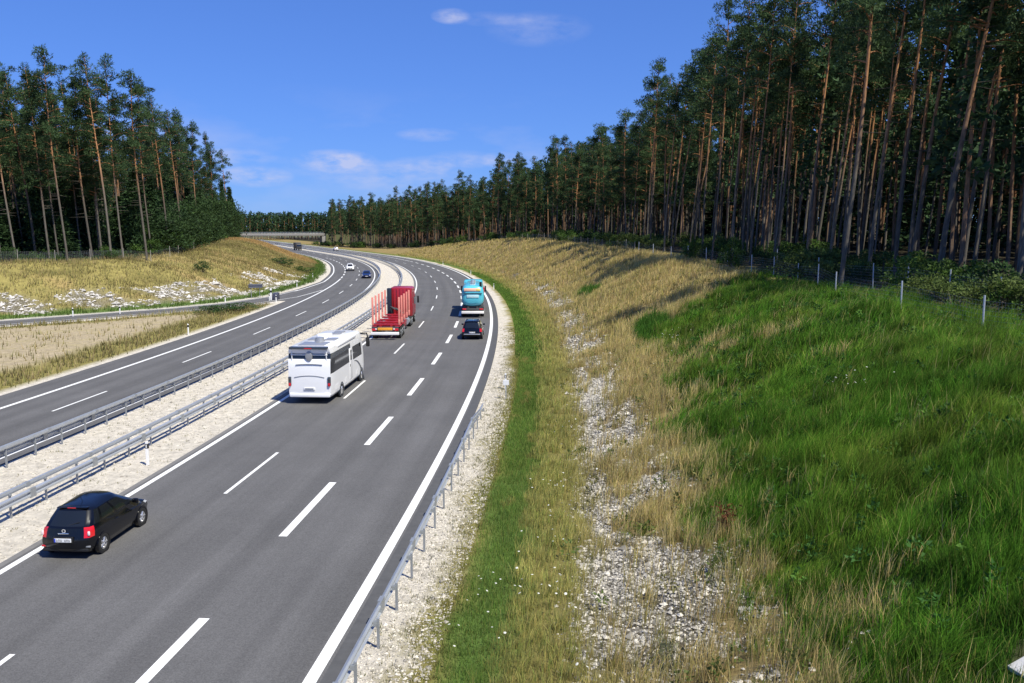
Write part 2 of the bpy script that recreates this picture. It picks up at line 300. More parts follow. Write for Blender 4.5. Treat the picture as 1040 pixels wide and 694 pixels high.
def zone(x, y, s, d, t):
    n = fbm(x*.5, y*.5, 11); n2 = fbm(x*.12, y*.12, 12); n3 = fbm(x*2.1, y*2.1, 13)
    c = np.empty(np.shape(x)+(3,)); c[:] = GRAVEL; rock = np.zeros(np.shape(x))
    def put(m, col): nonlocal c; c = c*(1-m[..., None])+np.asarray(col)*m[..., None]
    # right-hand verge and bank
    put(sstep(8.7, 9.6, d+(n-.5)*1.3+(n3-.5)*1.1), OLIVE*1.05); put(sstep(9.6, 10.4, d+(n-.5)*1.6), GREEN*.9); put(sstep(11.2, 12.1, d+(n-.5)*1.4), OLIVE*.85)
    rt = sstep(13.2, 15, d+(n-.5)*2); put(rt, DRY*(.5+.45*n2[..., None]) if np.ndim(n2) else DRY)
    rk = rock_mask(s, d, x, y); rock = np.maximum(rock, rk)
    ge = green_edge(s, x, y); gm = sstep(ge-.3, ge+.8, d); put(gm*(d > 12), TALL)
    dryp = sstep(.64, .74, fbm(x*.22, y*.3, 61))*gm*sstep(-45, -36, s)*(1-sstep(24, 26, d)); put(dryp*.8, DRY*.8)
    blob = np.exp(-(((s-28)/5)**2+((d-19.3)/1.4)**2))+np.exp(-(((s+12)/6)**2+((d-20)/1.6)**2)); put(np.clip(blob*1.3, 0, 1)*(d > 10), TALL*1.4)
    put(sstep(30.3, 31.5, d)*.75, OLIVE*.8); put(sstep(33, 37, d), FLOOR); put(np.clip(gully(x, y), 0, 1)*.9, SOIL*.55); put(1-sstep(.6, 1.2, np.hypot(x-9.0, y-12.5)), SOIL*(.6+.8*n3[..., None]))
    # left side
    lt = t > 0
    L = np.empty_like(c); L[:] = GRAVEL*1.05
    def putL(m, col): nonlocal L; L = L*(1-m[..., None])+np.asarray(col)*m[..., None]
    putL(sstep(1.1, 1.9, t+(n-.5)*.8), GREEN*.9); putL(sstep(3.2, 5.5, t+(n-.5)*3), OLIVE*1.05+DRY*.12)
    putL(sstep(.5, .62, fbm(x*.09, y*.14, 71))*sstep(5, 9, t), DRY*.95); putL(sstep(.55, .68, fbm(x*.25, y*.25, 72))*sstep(8, 12, t)*.6, OLIVE*.55)
    putL(sstep(150, 190, s)*sstep(3, 7, t)*.8, DRY*np.array([1, .86, .8]))
    rl = sstep(2.8, 4.5, t)*(1-sstep(8.5, 12.5, t))*sstep(.41, .50, fbm(x*.22-y*.1, y*.2+x*.1, 73))*(1-sstep(88, 112, s))
    rl = rl*(.45+.55*sstep(.4, .55, fbm(x*.9, y*.9, 75)))
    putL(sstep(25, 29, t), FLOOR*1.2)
    c = np.where(lt[..., None], L, c); rock = np.where(lt, rl*.9, rock)
    # gore between the slip road and the carriageway
    g = (t < -5.0) & (d < -20.4)
    G = np.empty_like(c); G[:] = FIELD*(.8+.4*n3[..., None])
    def putG(m, col): nonlocal G; G = G*(1-m[..., None])+np.asarray(col)*m[..., None]
    putG(sstep(.52, .7, n3)*.35, OLIVE*1.2)
    putG(sstep(-27, -25, d+(n-.5)*2.2), OLIVE*1.05); putG(sstep(-9.5, -7.5, t+(n-.5)*2), OLIVE*1.1); putG(sstep(22, 31, s+(n-.5)*10), OLIVE*.95)
    putG(sstep(-6.5, -6.0, t+(n3-.5)*.5), GRAVEL); putG(sstep(-21.9, -21.5, d+(n3-.5)*.4), GRAVEL*1.08)
    c = np.where(g[..., None], G, c)
    # median gravel with weeds
    md = (d < -4) & (d > -11); c = np.where(md[..., None], GRAVEL*(.97+.1*n3[..., None]), c)
    return c, rock
def build_terrain():
    ss = np.concatenate([np.arange(-130, -70, 4), np.arange(-70, 20, .7), np.arange(20, 130, 1.5), np.arange(130, 300, 4), np.arange(300, 1001, 20)])
    dd = np.concatenate([np.arange(-440, -110, 22), np.arange(-110, -62, 3), np.arange(-62, -19, 1.0), np.arange(-19, 8, 1.5), np.arange(8, 36, .4), np.arange(36, 62, 2), np.arange(62, 441, 27)])
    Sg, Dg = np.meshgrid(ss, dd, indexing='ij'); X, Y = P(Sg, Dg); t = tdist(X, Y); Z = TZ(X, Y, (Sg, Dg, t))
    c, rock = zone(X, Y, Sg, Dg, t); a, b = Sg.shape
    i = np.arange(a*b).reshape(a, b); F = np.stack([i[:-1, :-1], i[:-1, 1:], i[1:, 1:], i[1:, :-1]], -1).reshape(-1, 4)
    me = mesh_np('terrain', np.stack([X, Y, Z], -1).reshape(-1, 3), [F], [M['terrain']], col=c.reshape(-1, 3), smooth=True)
    r = me.attributes.new('rock', 'FLOAT', 'POINT'); r.data.foreach_set('value', rock.ravel().astype(np.float32))
    tag(link('terrain', me), 'grassy cut banks, verges and gravel strips beside the motorway', None, None, 'structure')
    g = MB(); N = 32; R0 = 7000
    g.add([(0, 0, -1.2)]+[(R0*math.cos(2*math.pi*k/N), R0*math.sin(2*math.pi*k/N), -1.2) for k in range(N)], [(0, 1+k, 1+(k+1) % N) for k in range(N)])
    tag(g.build('ground', M['far_ground']), 'flat green land reaching to the horizon', None, None, 'structure')
build_terrain()
# ------------------------------------------------------------------ roads
def strip(name, s0, s1, d0, d1, z, m, parent=None, step=2.0, skirt=0):
    n = max(2, int((s1-s0)/step)+1); s = np.linspace(s0, s1, n)
    f = lambda d: (d(s) if callable(d) else np.full(n, float(d)))
    D0, D1 = f(d0), f(d1); cols = []
    uvs = []
    for k in np.linspace(0, 1, 3 if not skirt else 3):
        x, y = P(s, D0+(D1-D0)*k); cols.append(np.stack([x, y, np.full(n, z)], -1)); uvs.append(np.stack([D0+(D1-D0)*k, s], -1))
    if skirt:
        a = cols[0].copy(); a[:, 2] -= skirt; b = cols[-1].copy(); b[:, 2] -= skirt; cols = [a]+cols+[b]; uvs = [uvs[0]]+uvs+[uvs[-1]]
    V = np.stack(cols, 1); q = V.shape[1]; i = np.arange(n*q).reshape(n, q)
    F = np.stack([i[:-1, :-1], i[:-1, 1:], i[1:, 1:], i[1:, :-1]], -1).reshape(-1, 4)
    return link(name, mesh_np(name, V.reshape(-1, 3), [F], [m], uv=np.stack(uvs, 1).reshape(-1, 2)), parent)
def roads():
    r = tag(strip('road', -130, 900, -3.95, 7.98, 0, M['asphalt'], skirt=.12), 'dark asphalt carriageway with three lanes curving away to the left', None, None, 'structure')
    strip('gutter', -130, 900, -3.95, -3.72, .004, M['gutter_light'], r); strip('gutter', -130, 900, 7.5, 7.98, .004, M['gutter'], r)
    strip('edge_line', -130, 900, -3.6, -3.38, .006, M['paint'], r); strip('edge_line', -130, 900, 7.12, 7.42, .006, M['paint'], r)
    for k in range(-4, 26):
        s = -44.4+18*k
        if s < -125 or s > 420: continue
        strip('lane_dash', s, s+5.9, -.07, .07, .006, M['paint'], r, 3)
    for k in range(-6, 32):
        s = -48.6+11.62*k
        if s > 187: break
        strip('wide_lane_dash', s, s+5.85, 3.5, 3.78, .006, M['paint'], r, 3)
    strip('edge_line', 188, 900, 3.5, 3.75, .006, M['paint'], r, 4)
    l = tag(strip('road', -130, 900, lambda s: np.where(s < 44, -20.6, OUT_D(s)), -10.95, 0, M['asphalt'], skirt=.12, step=1.0), 'dark asphalt carriageway for oncoming traffic behind the median', None, None, 'structure')
    strip('edge_line', -130, 900, -11.75, -11.53, .006, M['paint'], l)
    for k in range(-4, 26):
        s = -30.6+17.35*k
        if s < -120: continue
        strip('lane_dash', s, s+5.9, -15.07, -14.93, .006, M['paint'], l, 3)
    strip('edge_line', -130, 97, -18.42, -18.15, .006, M['paint'], l)
    for k in range(12):
        s = 99.5+11.3*k; strip('wide_lane_dash', s, s+5.7, -18.42, -18.15, .006, M['paint'], l, 3)
    strip('edge_line', 62, 900, lambda s: OUT_D(s)+.65, lambda s: OUT_D(s)+.9, .006, M['paint'], l)
    # slip road peeling off to the left
    out = np.array(ramp_out[:10]); inn = []
    for i, p in enumerate(out):
        a = out[max(i-1, 0)]; b = out[min(i+1, len(out)-1)]; tt = (b-a)/np.linalg.norm(b-a); inn.append(p+np.array([tt[1], -tt[0]])*(5.2 if i < 8 else 4.2))
    inn = np.array(inn); V = []; F = []; uv = []
    for i in range(len(out)):
        V += [(*out[i], -.12), (*out[i], .002), (*inn[i], .002), (*inn[i], -.12)]; uv += [(0, i*9), (0, i*9), (5, i*9), (5, i*9)]
        if i: F += [((i-1)*4+k, (i-1)*4+k+1, i*4+k+1, i*4+k) for k in range(3)]
    rp = tag(link('road', mesh_np('slip_road', V, [F], [M['asphalt']], uv=np.array(uv))), 'narrow slip road leaving the far carriageway to the left', None, None, 'structure')
    for o0, o1 in ((.45, .62), (4.45, 4.62)):
        V = []; F = []
        for i in range(len(out)):
            k = (inn[i]-out[i])/np.linalg.norm(inn[i]-out[i]); V += [(*(out[i]+k*o0), .008), (*(out[i]+k*o1), .008)]
            if i: F.append((2*i-2, 2*i-1, 2*i+1, 2*i))
        link('edge_line', mesh_np('edge_line', V, [F], [M['paint']]), rp)
roads()
# ------------------------------------------------------------------ guardrails
def sweep(prof, s0, s1, step, d, zoff=None):
    s = np.arange(s0, s1+.01, step); n = len(s); k = len(prof); V = np.empty((n, k, 3))
    for j, (l, z) in enumerate(prof):
        x, y = P(s, d+l); V[:, j, 0] = x; V[:, j, 1] = y; V[:, j, 2] = z if zoff is None else z+zoff(s)
    i = np.arange(n*k).reshape(n, k); j = np.roll(i, -1, 1)
    F = np.stack([i[:-1], j[:-1], j[1:], i[1:]], -1).reshape(-1, 4)
    return V.reshape(-1, 3), F, n, k
def wprof(sg):
    f = [(.0, .75), (.07, .71), (.075, .66), (.01, .62), (.01, .57), (.075, .53), (.07, .47), (.0, .44)]
    b = [(p[0]-.012, p[1]) for p in f[::-1]]
    return [(sg*p[0], p[1]) for p in f+b]
def rail(label, d, sg, s0, s1, tube, post_to=118, end=None):
    g = thing('guardrail', label, 'guardrail', (*map(float, P(s0+30, d)), 0)); inv = Vector(g.location)
    def put(name, V, F, m, smooth=False, kind=None, mi=None):
        V = np.asarray(V)-np.array(inv); o = link(name, mesh_np(name, V, F, [m], smooth=smooth), g)
        if kind: o['kind'] = kind
        return o
    zo = None
    if end is not None: zo = lambda s: -.62*sstep(end-7, end, s)
    off = .13*sg
    V, F, n, k = sweep(wprof(sg), s0, s1, 2, d+off, zo); put('beam', V, [F], M['zinc'])
    if tube:
        V, F, n, k = sweep([(-.07, .88), (-.05, .96), (.05, .96), (.07, .88), (.05, .81), (-.05, .81)], s0, s1, 2, d-.03*sg); put('top_tube', V, [F], M['zinc'])
    proto = None; rows = []
    m = MB(); h = .84 if tube else .72
    m.box((0, 0, h/2-.05), (.05, .012, h+.1)); m.box((-.025, .022, h/2-.05), (.012, .055, h+.1)); m.box((.025, .022, h/2-.05), (.012, .055, h+.1))
    if tube: m.box((sg*.07, 0, .60), (.14, .05, .1)); m.box((sg*.03, .0, .80), (.1, .06, .05))
    else: m.box((sg*.06, 0, .60), (.1, .06, .12))
    pm = None
    for s in np.arange(math.ceil(s0/2)*2+.5, s1-.5, 2.0):
        x, y = map(float, P(s, d)); z = 0 if zo is None else float(zo(np.array(s)))
        if s > post_to: rows.append((x, y, head(s))); continue
        if s < -78: continue
        if pm is None: o = m.build('post', M['zinc_dark'], g, smooth=False); pm = o.data
        else: o = link('post', pm, g)
        o.location = Vector((x, y, z))-inv; o.rotation_euler = (0, 0, head(s))
    q = MB()
    for s in np.arange(math.ceil(s0/4)*4+1.5, min(s1-6, 60), 4.0):
        if s < -70: continue
        x, y = map(float, P(s, d+off+.03*sg)); q.box((x-inv.x, y-inv.y, .595), (.11, .30, .325), head(s))
        if tube: x, y = map(float, P(s, d-.03*sg)); q.box((x-inv.x, y-inv.y, .885), (.155, .22, .165), head(s))
    q.build('splice_row', M['zinc_dark'], g, smooth=False, rec=False)['kind'] = 'stuff'
    if rows:
        r = MB()
        for x, y, a in rows: r.box((x-inv.x, y-inv.y, .38), (.07, .07, .86), a)
        r.build('far_post_row', M['zinc_dark'], g, smooth=False, rec=False)['kind'] = 'stuff'
    return g
rail('grey steel guardrail along the gravel at the right edge of the road', 8.4, -1, -128, -28, False, end=-28)
rail('double guardrail on the near side of the median, beside the motorhome lane', -6.25, 1, -128, 520, True)
rail('double guardrail on the far side of the median, beside the oncoming lanes', -10.45, -1, -128, 520, True)
# ------------------------------------------------------------------ delineators and small roadside things
def delineator():
    t = thing('delineator_post', '', 'roadside post')
    m = MB(); m.add([(-.06, -.05, -.1), (.06, -.05, -.1), (.045, .05, -.1), (-.045, .05, -.1), (-.06, -.05, .98), (.06, -.05, 1.02), (.045, .05, 1.02), (-.045, .05, .98)], [(3, 2, 1, 0), (4, 5, 6, 7), (0, 1, 5, 4), (1, 2, 6, 5), (2, 3, 7, 6), (3, 0, 4, 7)]); m.build('post', M['white_plastic'], t, bevel=.01, seg=1)
    b = MB(); b.box((0, 0, .80), (.126, .108, .2)); b.build('black_band', M['black'], t, smooth=False)
    r = MB(); r.box((0, -.058, .80), (.05, .01, .14)); r.build('reflector', M['lamp_clear'], t, smooth=False)
    return t
dproto = delineator(); first = True
for (x, y, lab) in [(-15.3, 34.6, 'white guide post standing in the median gravel behind the black hatchback'),
    (-.4, 51.7, 'nearest white guide post on the right verge beside the green grass strip'),
    (-3.0, 139.3, 'white guide post on the gravel right of the turquoise tank truck'), (-9.0, 185.2, 'white guide post at the foot of the bank, just beyond the turquoise truck'), (-19., 233.7, 'farthest white guide post on the right verge, where the road curves away'),
    (-49.8, 95.6, 'leftmost white guide post along the slip road'), (-45.8, 98.5, 'white guide post on the slip road, second from the left edge'), (-30.5, 79.2, 'white guide post in the grass between slip road and far carriageway'),
    (-38.9, 114.6, 'white guide post on the outer side of the slip road below the pale rocks'), (-33.6, 117.0, 'short white guide post at the nose of the gore, left of its pair'), (-32.0, 114.6, 'white guide post at the nose of the gore, closest to the road'),
    (-36.6, 144.1, 'white guide post at the foot of the left bank beyond the gore'), (-40, 170.2, 'white guide post below the brown bank on the left curve')]:
    if first: o = dproto; first = False; o.location = (x, y, 0)
    else: o = copy_tree(dproto, (x, y, float(TZ(x, y))), 0)
    s_, d_ = SD(np.array(x), np.array(y)); o.rotation_euler = (0, 0, head(float(s_))+(math.pi if d_ < -15 else 0)); tag(o, lab, 'roadside post', 'guide posts along the motorway')
def small_things():
    t = thing('marker_sign', 'small white plate on a short pole in the right verge grass', 'sign', (-.35, 48.6, 0)); m = MB(); m.tube([(0, 0, -.1), (0, 0, 1.0)], .03, 8); m.build('pole', M['zinc'], t)
    m = MB(); m.box((0, -.05, .95), (.34, .03, .3)); m.build('plate', M['plate_white'], t, bevel=.008, seg=1)
    # dark rear side of a direction sign on the slip road bank
    x, y = -36.9, 121.8; t = thing('direction_sign', 'dark back of a wide sign on one pole beside the slip road', 'sign', (x, y, float(TZ(x, y))), .35)
    m = MB(); m.tube([(-.62, 0, -.2), (-.62, 0, 2.1)], .045, 8); m.build('pole', M['zinc_dark'], t); m = MB(); m.tube([(.55, .03, -.2), (.55, .03, 1.9)], .03, 8); m.build('pole', M['zinc_dark'], t)
    m = MB(); m.box((0, -.08, 1.75), (1.95, .04, .56)); m.build('panel', M['sign_back'], t, bevel=.01, seg=1)
    m = MB(); m.box((0, -.105, 1.93), (1.8, .02, .05)); m.box((0, -.105, 1.57), (1.8, .02, .05)); m.build('rib', M['zinc_dark'], t, smooth=False)
    # impact attenuator at the gore nose
    t = thing('crash_cushion', 'dark grey crash cushion at the nose of the gore', 'crash cushion', (-33.1, 118.2, 0), .12)
    for k in range(3):
        m = MB(); m.box((0, k*.62, .48), (.75-.0*k, .58, .92)); m.build('module', M['sign_back'], t, bevel=.05)
    m = MB(); m.box((-.55, -.1, .8), (.2, .2, 1.7)); m.box((-.55, -.1, 1.2), (.21, .21, .3), m=1); m.build('marker_board', [M['white_plastic'], M['black']], t, smooth=False)
    # concrete wing of the bridge at the lower right corner
    x, y = 8.02, 12.9; z = float(TZ(x, y)); t = thing('bridge_wing', 'pale concrete slab corner at the lower right edge of the grass', 'concrete slab', (x, y, z+.03), .25)
    t.rotation_euler = (0, -.36, .25)
    m = MB(); m.box((1.5, -.8, -.08), (3.0, 1.6, .3)); m.build('slab', M['concrete_pale'], t, bevel=.03)
small_things()
# ------------------------------------------------------------------ vehicles
NS, NE = 18, 10
def loop(yr, yf, w, zr, zf, er=.05, ef=.1, kr=.06, kf=.08, ur=.12, uf=.16, tz=0):
    pts = []; k = lambda u: 1-kr*max(0, 1-u/ur)**2-kf*max(0, (u-1+uf)/uf)**2
    for i in range(NS+1):
        u = i/NS; pts.append((w*k(u), yr+(yf-yr)*u, zr+(zf-zr)*u))
    wf = w*k(1); wr = w*k(0)
    for i in range(1, NE):
        v = 1-2*i/NE; pts.append((wf*v, yf+ef*(1-abs(v)**2.4), zf+tz*(1-v*v)))
    for i in range(NS, -1, -1):
        u = i/NS; pts.append((-w*k(u), yr+(yf-yr)*u, zr+(zf-zr)*u))
    for i in range(1, NE):
        v = -1+2*i/NE; pts.append((wr*v, yr-er*(1-abs(v)**2.4), zr+tz*(1-v*v)))
    return pts
NL = 2*NS+2*NE
def segkind(j):
    if j < NS: return 'R', j
    if j < NS+NE: return 'F', j-NS
    if j < 2*NS+NE: return 'L', NS-1-(j-NS-NE)             # index counts from the rear on both sides
    return 'B', j-2*NS-NE
def loft(levels, part_of, mats, root):
    groups = {}
    def addf(name, f): groups.setdefault(name, []).append(f)
    V = [p for l in levels for p in l]
    for b in range(len(levels)-1):
        for j in range(NL):
            j2 = (j+1) % NL; addf(part_of(b, *segkind(j)) or 'body', (b*NL+j, b*NL+j2, (b+1)*NL+j2, (b+1)*NL+j))
    o = (len(levels)-1)*NL; V = V+[tuple(np.mean(np.array(levels[-1]), 0)), tuple(np.mean(np.array(levels[0]), 0))]
    for j in range(NL):
        addf('body', (o+j, o+(j+1) % NL, len(V)-2)); addf('body', ((j+1) % NL, j, len(V)-1))
    res = {}
    for name, fs in groups.items():
        # split pieces that are not connected (left and right window and so on)
        par = {}
        def find(a):
            while par.setdefault(a, a) != a: par[a] = par[par[a]]; a = par[a]
            return a
        for f in fs:
            for a in f[1:]: par[find(a)] = find(f[0])
        comp = {}
        for f in fs: comp.setdefault(find(f[0]), []).append(f)
        for c in comp.values():
            ids = sorted({i for f in c for i in f}); mp = {i: k for k, i in enumerate(ids)}
            m = MB(); m.add([V[i] for i in ids], [[mp[i] for i in f] for f in c])
            res.setdefault(name, []).append(m.build(name, mats[name], root, ang=38, rec=False))
    return res
def wheel(root, x, y, r, w, rim, side, dual=False):
    m = MB(); m.disc((x, y, r), r*.62, r, -w/2, w/2, 24); o = m.build('wheel', M['rubber'], root, bevel=.015)
    q = MB(); xo = side*(w/2-.015)
    q.disc((x, y, r), 0.0, r*.16, min(xo, xo-side*.05), max(xo, xo-side*.05), 12)
    q.disc((x, y, r), r*.55, r*.64, min(xo, xo-side*.06), max(xo, xo-side*.06), 24)
    for k in range(5):
        a = 2*math.pi*k/5; q.tube([(x+xo-side*.03, y+r*.1*math.cos(a), r+r*.1*math.sin(a)), (x+xo-side*.02, y+r*.6*math.cos(a), r+r*.6*math.sin(a))], [r*.16, r*.13], 6)
    q.disc((x, y, r), 0.0, r*.6, -.02+side*w*.15, .02+side*w*.15, 20, m=1)
    q.build('rim', [rim, M['steel_dark']], o)
    return o
def car(name, label, paint, L, Wd, H, kind, pos, rz, group=None, hd=1.0):
    root = thing(name, label, 'car', pos, rz, group); w = Wd/2
    suv = kind == 'suv'; g0 = .30 if suv else .20
    bz = H*(.60 if suv else .62)                            # belt line
    rr = .30 if suv else .38                                # how far the hatch leans forward at the roof
    ws = L*(.70 if suv else .78); rf = L*(.50 if suv else .55)
    hz = bz-(.10 if suv else .14)
    Y = lambda y: y-L/2
    rd = {} if kind != 'hatch' else dict(er=.13, kr=.11, ur=.16, kf=.14, uf=.22)
    Lp = lambda *a, **k: loop(*a, **{**k, **rd})
    Lv = [Lp(Y(.16), Y(L-.2), w*.90, g0, g0), Lp(Y(.03), Y(L-.05), w*.97, g0+.14, g0+.14), Lp(Y(0), Y(L-.01), w, g0+.34, g0+.34),
          Lp(Y(.03), Y(L-.04), w*.995, bz*.72, bz*.70), Lp(Y(.07), Y(L-.18), w*.985, bz*.86, bz*.79, ef=.14), Lp(Y(.10), Y(L-.34), w*.955, bz, hz*.90, ef=.16, tz=.02),
          Lp(Y(.14), Y(ws), w*.92, bz+.03, bz+.03, ef=.22, tz=.01)]
    t0 = (Y(.14), Y(ws), w*.92, bz+.03); t1 = (Y(.14+rr), Y(rf), w*.72, H-(.12 if kind == 'hatch' else .09))
    mix = lambda k: tuple(a+(b-a)*k for a, b in zip(t0, t1))
    for k in (.07, .5, .93, 1.0):
        a = mix(k); Lv.append(Lp(a[0], a[1], a[2]+.02*math.sin(math.pi*k), a[3], a[3], er=.06, ef=.2, kr=.08, tz=.02*k))
    Lv.append(Lp(Y(.14+rr+.06), Y(rf-.1), w*.62, H-(.09 if kind == 'hatch' else .03), H-.03, er=.05, ef=.12, tz=.015)); Lv.append(Lp(Y(.14+rr+.3), Y(rf-.35), w*.35, H-(.035 if kind == 'hatch' else 0), H, er=.03, ef=.05))
    nb = 6
    def part_of(b, k, i):
        if nb+1 <= b <= nb+2:
            if k == 'B': return 'rear_window' if 1 <= i <= NE-2 else None
            if k == 'F': return 'windscreen' if 0 < i < NE-1 else None
            if 1 <= i <= 2: return 'quarter_window' if not suv or True else None
            if 4 <= i <= 8: return 'rear_side_window'
            if 10 <= i <= 15: return 'front_side_window'
        if k == 'B' and (i < 1 or i >= NE-1) and 3 <= b <= (4 if suv else 5): return 'tail_light'
        if k in 'RL' and i == 0 and 3 <= b <= (4 if suv else 5): return 'tail_light'
        if k == 'F' and (i < 1 or i >= NE-1) and b == 3: return 'headlight'
        if k in 'RL' and i >= NS-1 and b == 3: return 'headlight'
        if b == 0: return 'skirt'
        return None
    mats = {'body': paint, 'skirt': M['black'] if suv else paint, 'tail_light': M['tail_red'], 'headlight': M['lamp_clear']}
    for n_ in ('rear_window', 'windscreen', 'quarter_window', 'rear_side_window', 'front_side_window'): mats[n_] = M['glass']
    loft(Lv, part_of, mats, root)
    r = .36 if suv else .295; tw = .21 if suv else .18
    for y in (Y(L*.175), Y(L*.83)):
        for sd in (-1, 1):
            wheel(root, sd*(w-tw/2+.008), y, r, tw, M['alloy'], sd)
            m = MB(); m.disc((sd*(w-.04), y, r+.01), r*.98, r*1.17, -.05, .052, 24); m.build('wheel_arch', M['black'] if suv else paint, root)
    for sd in (-1, 1):
        m = MB(); m.box((sd*(w+.06), Y(ws-.32), bz+.09), (.2, .1, .15)); m.build('wing_mirror', paint, root, bevel=.04)
        for y in (.40, .60):
            m = MB(); m.box((sd*(w*.985), Y(L*y), bz*.86), (.03, .17, .03)); m.build('door_handle', paint if not suv else M['chrome'], root, bevel=.01, seg=1)
        m = MB(); m.box((sd*w*.45, Y(-.012), bz*.76), (.14, .012, .05)); m.build('badge', M['chrome'], root, bevel=.004, seg=1) if kind == 'hatch' and sd > 2 else None
    # number plate with the blue band, faint characters
    def plate(y, z, fl):
        m = MB(); m.box((0, y, z), (.52, .02, .115)); p = m.build('number_plate', M['plate_white'], root, bevel=.005, seg=1)
        q = MB(); q.box((-.235*fl, y-.012*fl, z), (.045, .006, .112)); q.build('blue_band', M['plate_blue'], p, smooth=False)
        q = MB()
        for i in range(7):
            if i == 3: continue
            cx = (-.17+.062*i)*fl; q.box((cx-.012, y-.011*fl, z), (.01, .004, .07)); q.box((cx+.008, y-.011*fl, z+(.03 if i % 2 else -.03)), (.028, .004, .01)); q.box((cx+.018, y-.011*fl, z), (.009, .004, .07 if i % 3 else .035))
        q.build('characters', M['steel_dark'], p, smooth=False)
    if kind == 'hatch':
        m = MB(); m.box((0, Y(-.115), bz*.68), (.62, .05, .20)); m.build('plate_recess', M['black'], root, bevel=.015)
        plate(Y(-.150), bz*.68, 1)
        m = MB(); m.box((0, Y(-.075), bz*.88), (.34, .05, .045)); m.build('tailgate_grip', M['chrome'], root, bevel=.015)
        m = MB(); m.disc((0, 0, 0), .035, .06, -.012, .012, 20); e = m.build('emblem', M['chrome'], root); e.rotation_euler = (0, 0, math.pi/2); e.location = (0, Y(-.055), bz*.96)
        m = MB(); m.tube([(0, Y(.06), bz+.07), (.38, Y(.14), bz+.17)], .012, 6); m.build('rear_wiper', M['black'], root)
        m = MB(); m.box((0, Y(.14+rr-.02), H-.055), (w*1.15, .16, .03)); m.build('roof_spoiler', paint, root, bevel=.012)
        m = MB(); m.box((0, Y(.14+rr-.105), H-.055), (.26, .014, .022)); m.build('brake_light', M['tail_red'], root, smooth=False)
        m = MB(); m.tube([(0, Y(1.0), H-.01), (0, Y(.85), H+.2)], [.008, .004], 5); m.build('aerial', M['black'], root)
        m = MB(); m.box((0, Y(.0), g0+.1), (Wd*.86, .1, .1)); m.build('bumper_insert', M['black'], root, bevel=.03)
        for sd in (-1, 1):
            m = MB(); m.box((sd*w*.82, Y(.01), g0+.2), (.16, .05, .05)); m.build('reflector', M['tail_red'] if sd < 0 else M['mh_grey'], root, bevel=.01)
            m = MB(); m.box((sd*w*.87, Y(.03), bz*.86), (.07, .05, .13)); m.build('light_lens', M['tail_clear'], root, bevel=.02)
    elif kind == 'suv' and hd > 0:
        plate(Y(-.075), bz*.66, 1)
        m = MB(); m.box((0, Y(-.055), bz*.66), (.66, .04, .19)); m.build('plate_recess', M['steel_dark'], root, bevel=.015)
        m = MB(); m.box((0, Y(-.03), g0+.2), (Wd*.8, .1, .09)); m.build('bumper_trim', M['alloy'], root, bevel=.03)
        m = MB(); m.box((0, Y(.14+rr-.03), H-.05), (w*1.2, .2, .035)); m.build('roof_spoiler', paint, root, bevel=.012)
        for sd in (-1, 1):
            m = MB(); m.tube([(sd*w*.66, Y(.7), H-.01), (sd*w*.67, Y(.8), H+.05), (sd*w*.67, Y(rf-.3), H+.05), (sd*w*.66, Y(rf-.15), H-.01)], .018, 6); m.build('roof_rail', M['zinc'], root)
    else:
        m = MB(); m.box((0, Y(L+.07), bz*.66), (Wd*.55, .1, .14)); m.build('grille', M['black'], root, bevel=.03)
        plate(Y(L+.125), g0+.24, -1)
        m = MB(); m.box((0, Y(L+.05), g0+.1), (Wd*.7, .12, .12)); m.build('lower_grille', M['black'], root, bevel=.03)
    return root
def at(s, d): x, y = P(s, d); return (float(x), float(y), .006)
car('hatchback', 'small black hatchback in the left lane at the lower left', M['car_black'], 3.62, 1.64, 1.50, 'hatch', at(-49.1, -2.18), head(-49)+.01)
car('black_suv', 'black car with a pale bumper strip driving close behind the turquoise truck', M['car_black'], 4.6, 1.86, 1.66, 'suv', at(2.3, 5.72), head(3))
car('white_suv', 'white oncoming car beside the dashed exit line on the far carriageway', M['car_white'], 4.5, 1.85, 1.68, 'suv', at(131.5, -17.1), head(131)+math.pi, hd=-1)
car('blue_car', 'dark blue oncoming car in the inner lane of the far carriageway', M['car_blue'], 4.3, 1.78, 1.45, 'sedan', at(99.6, -13.2), head(99)+math.pi)
car('white_car', 'tiny white car far off where the near carriageway vanishes behind the curve', M['car_white'], 4.4, 1.85, 1.6, 'suv', at(331, 1.9), head(331))
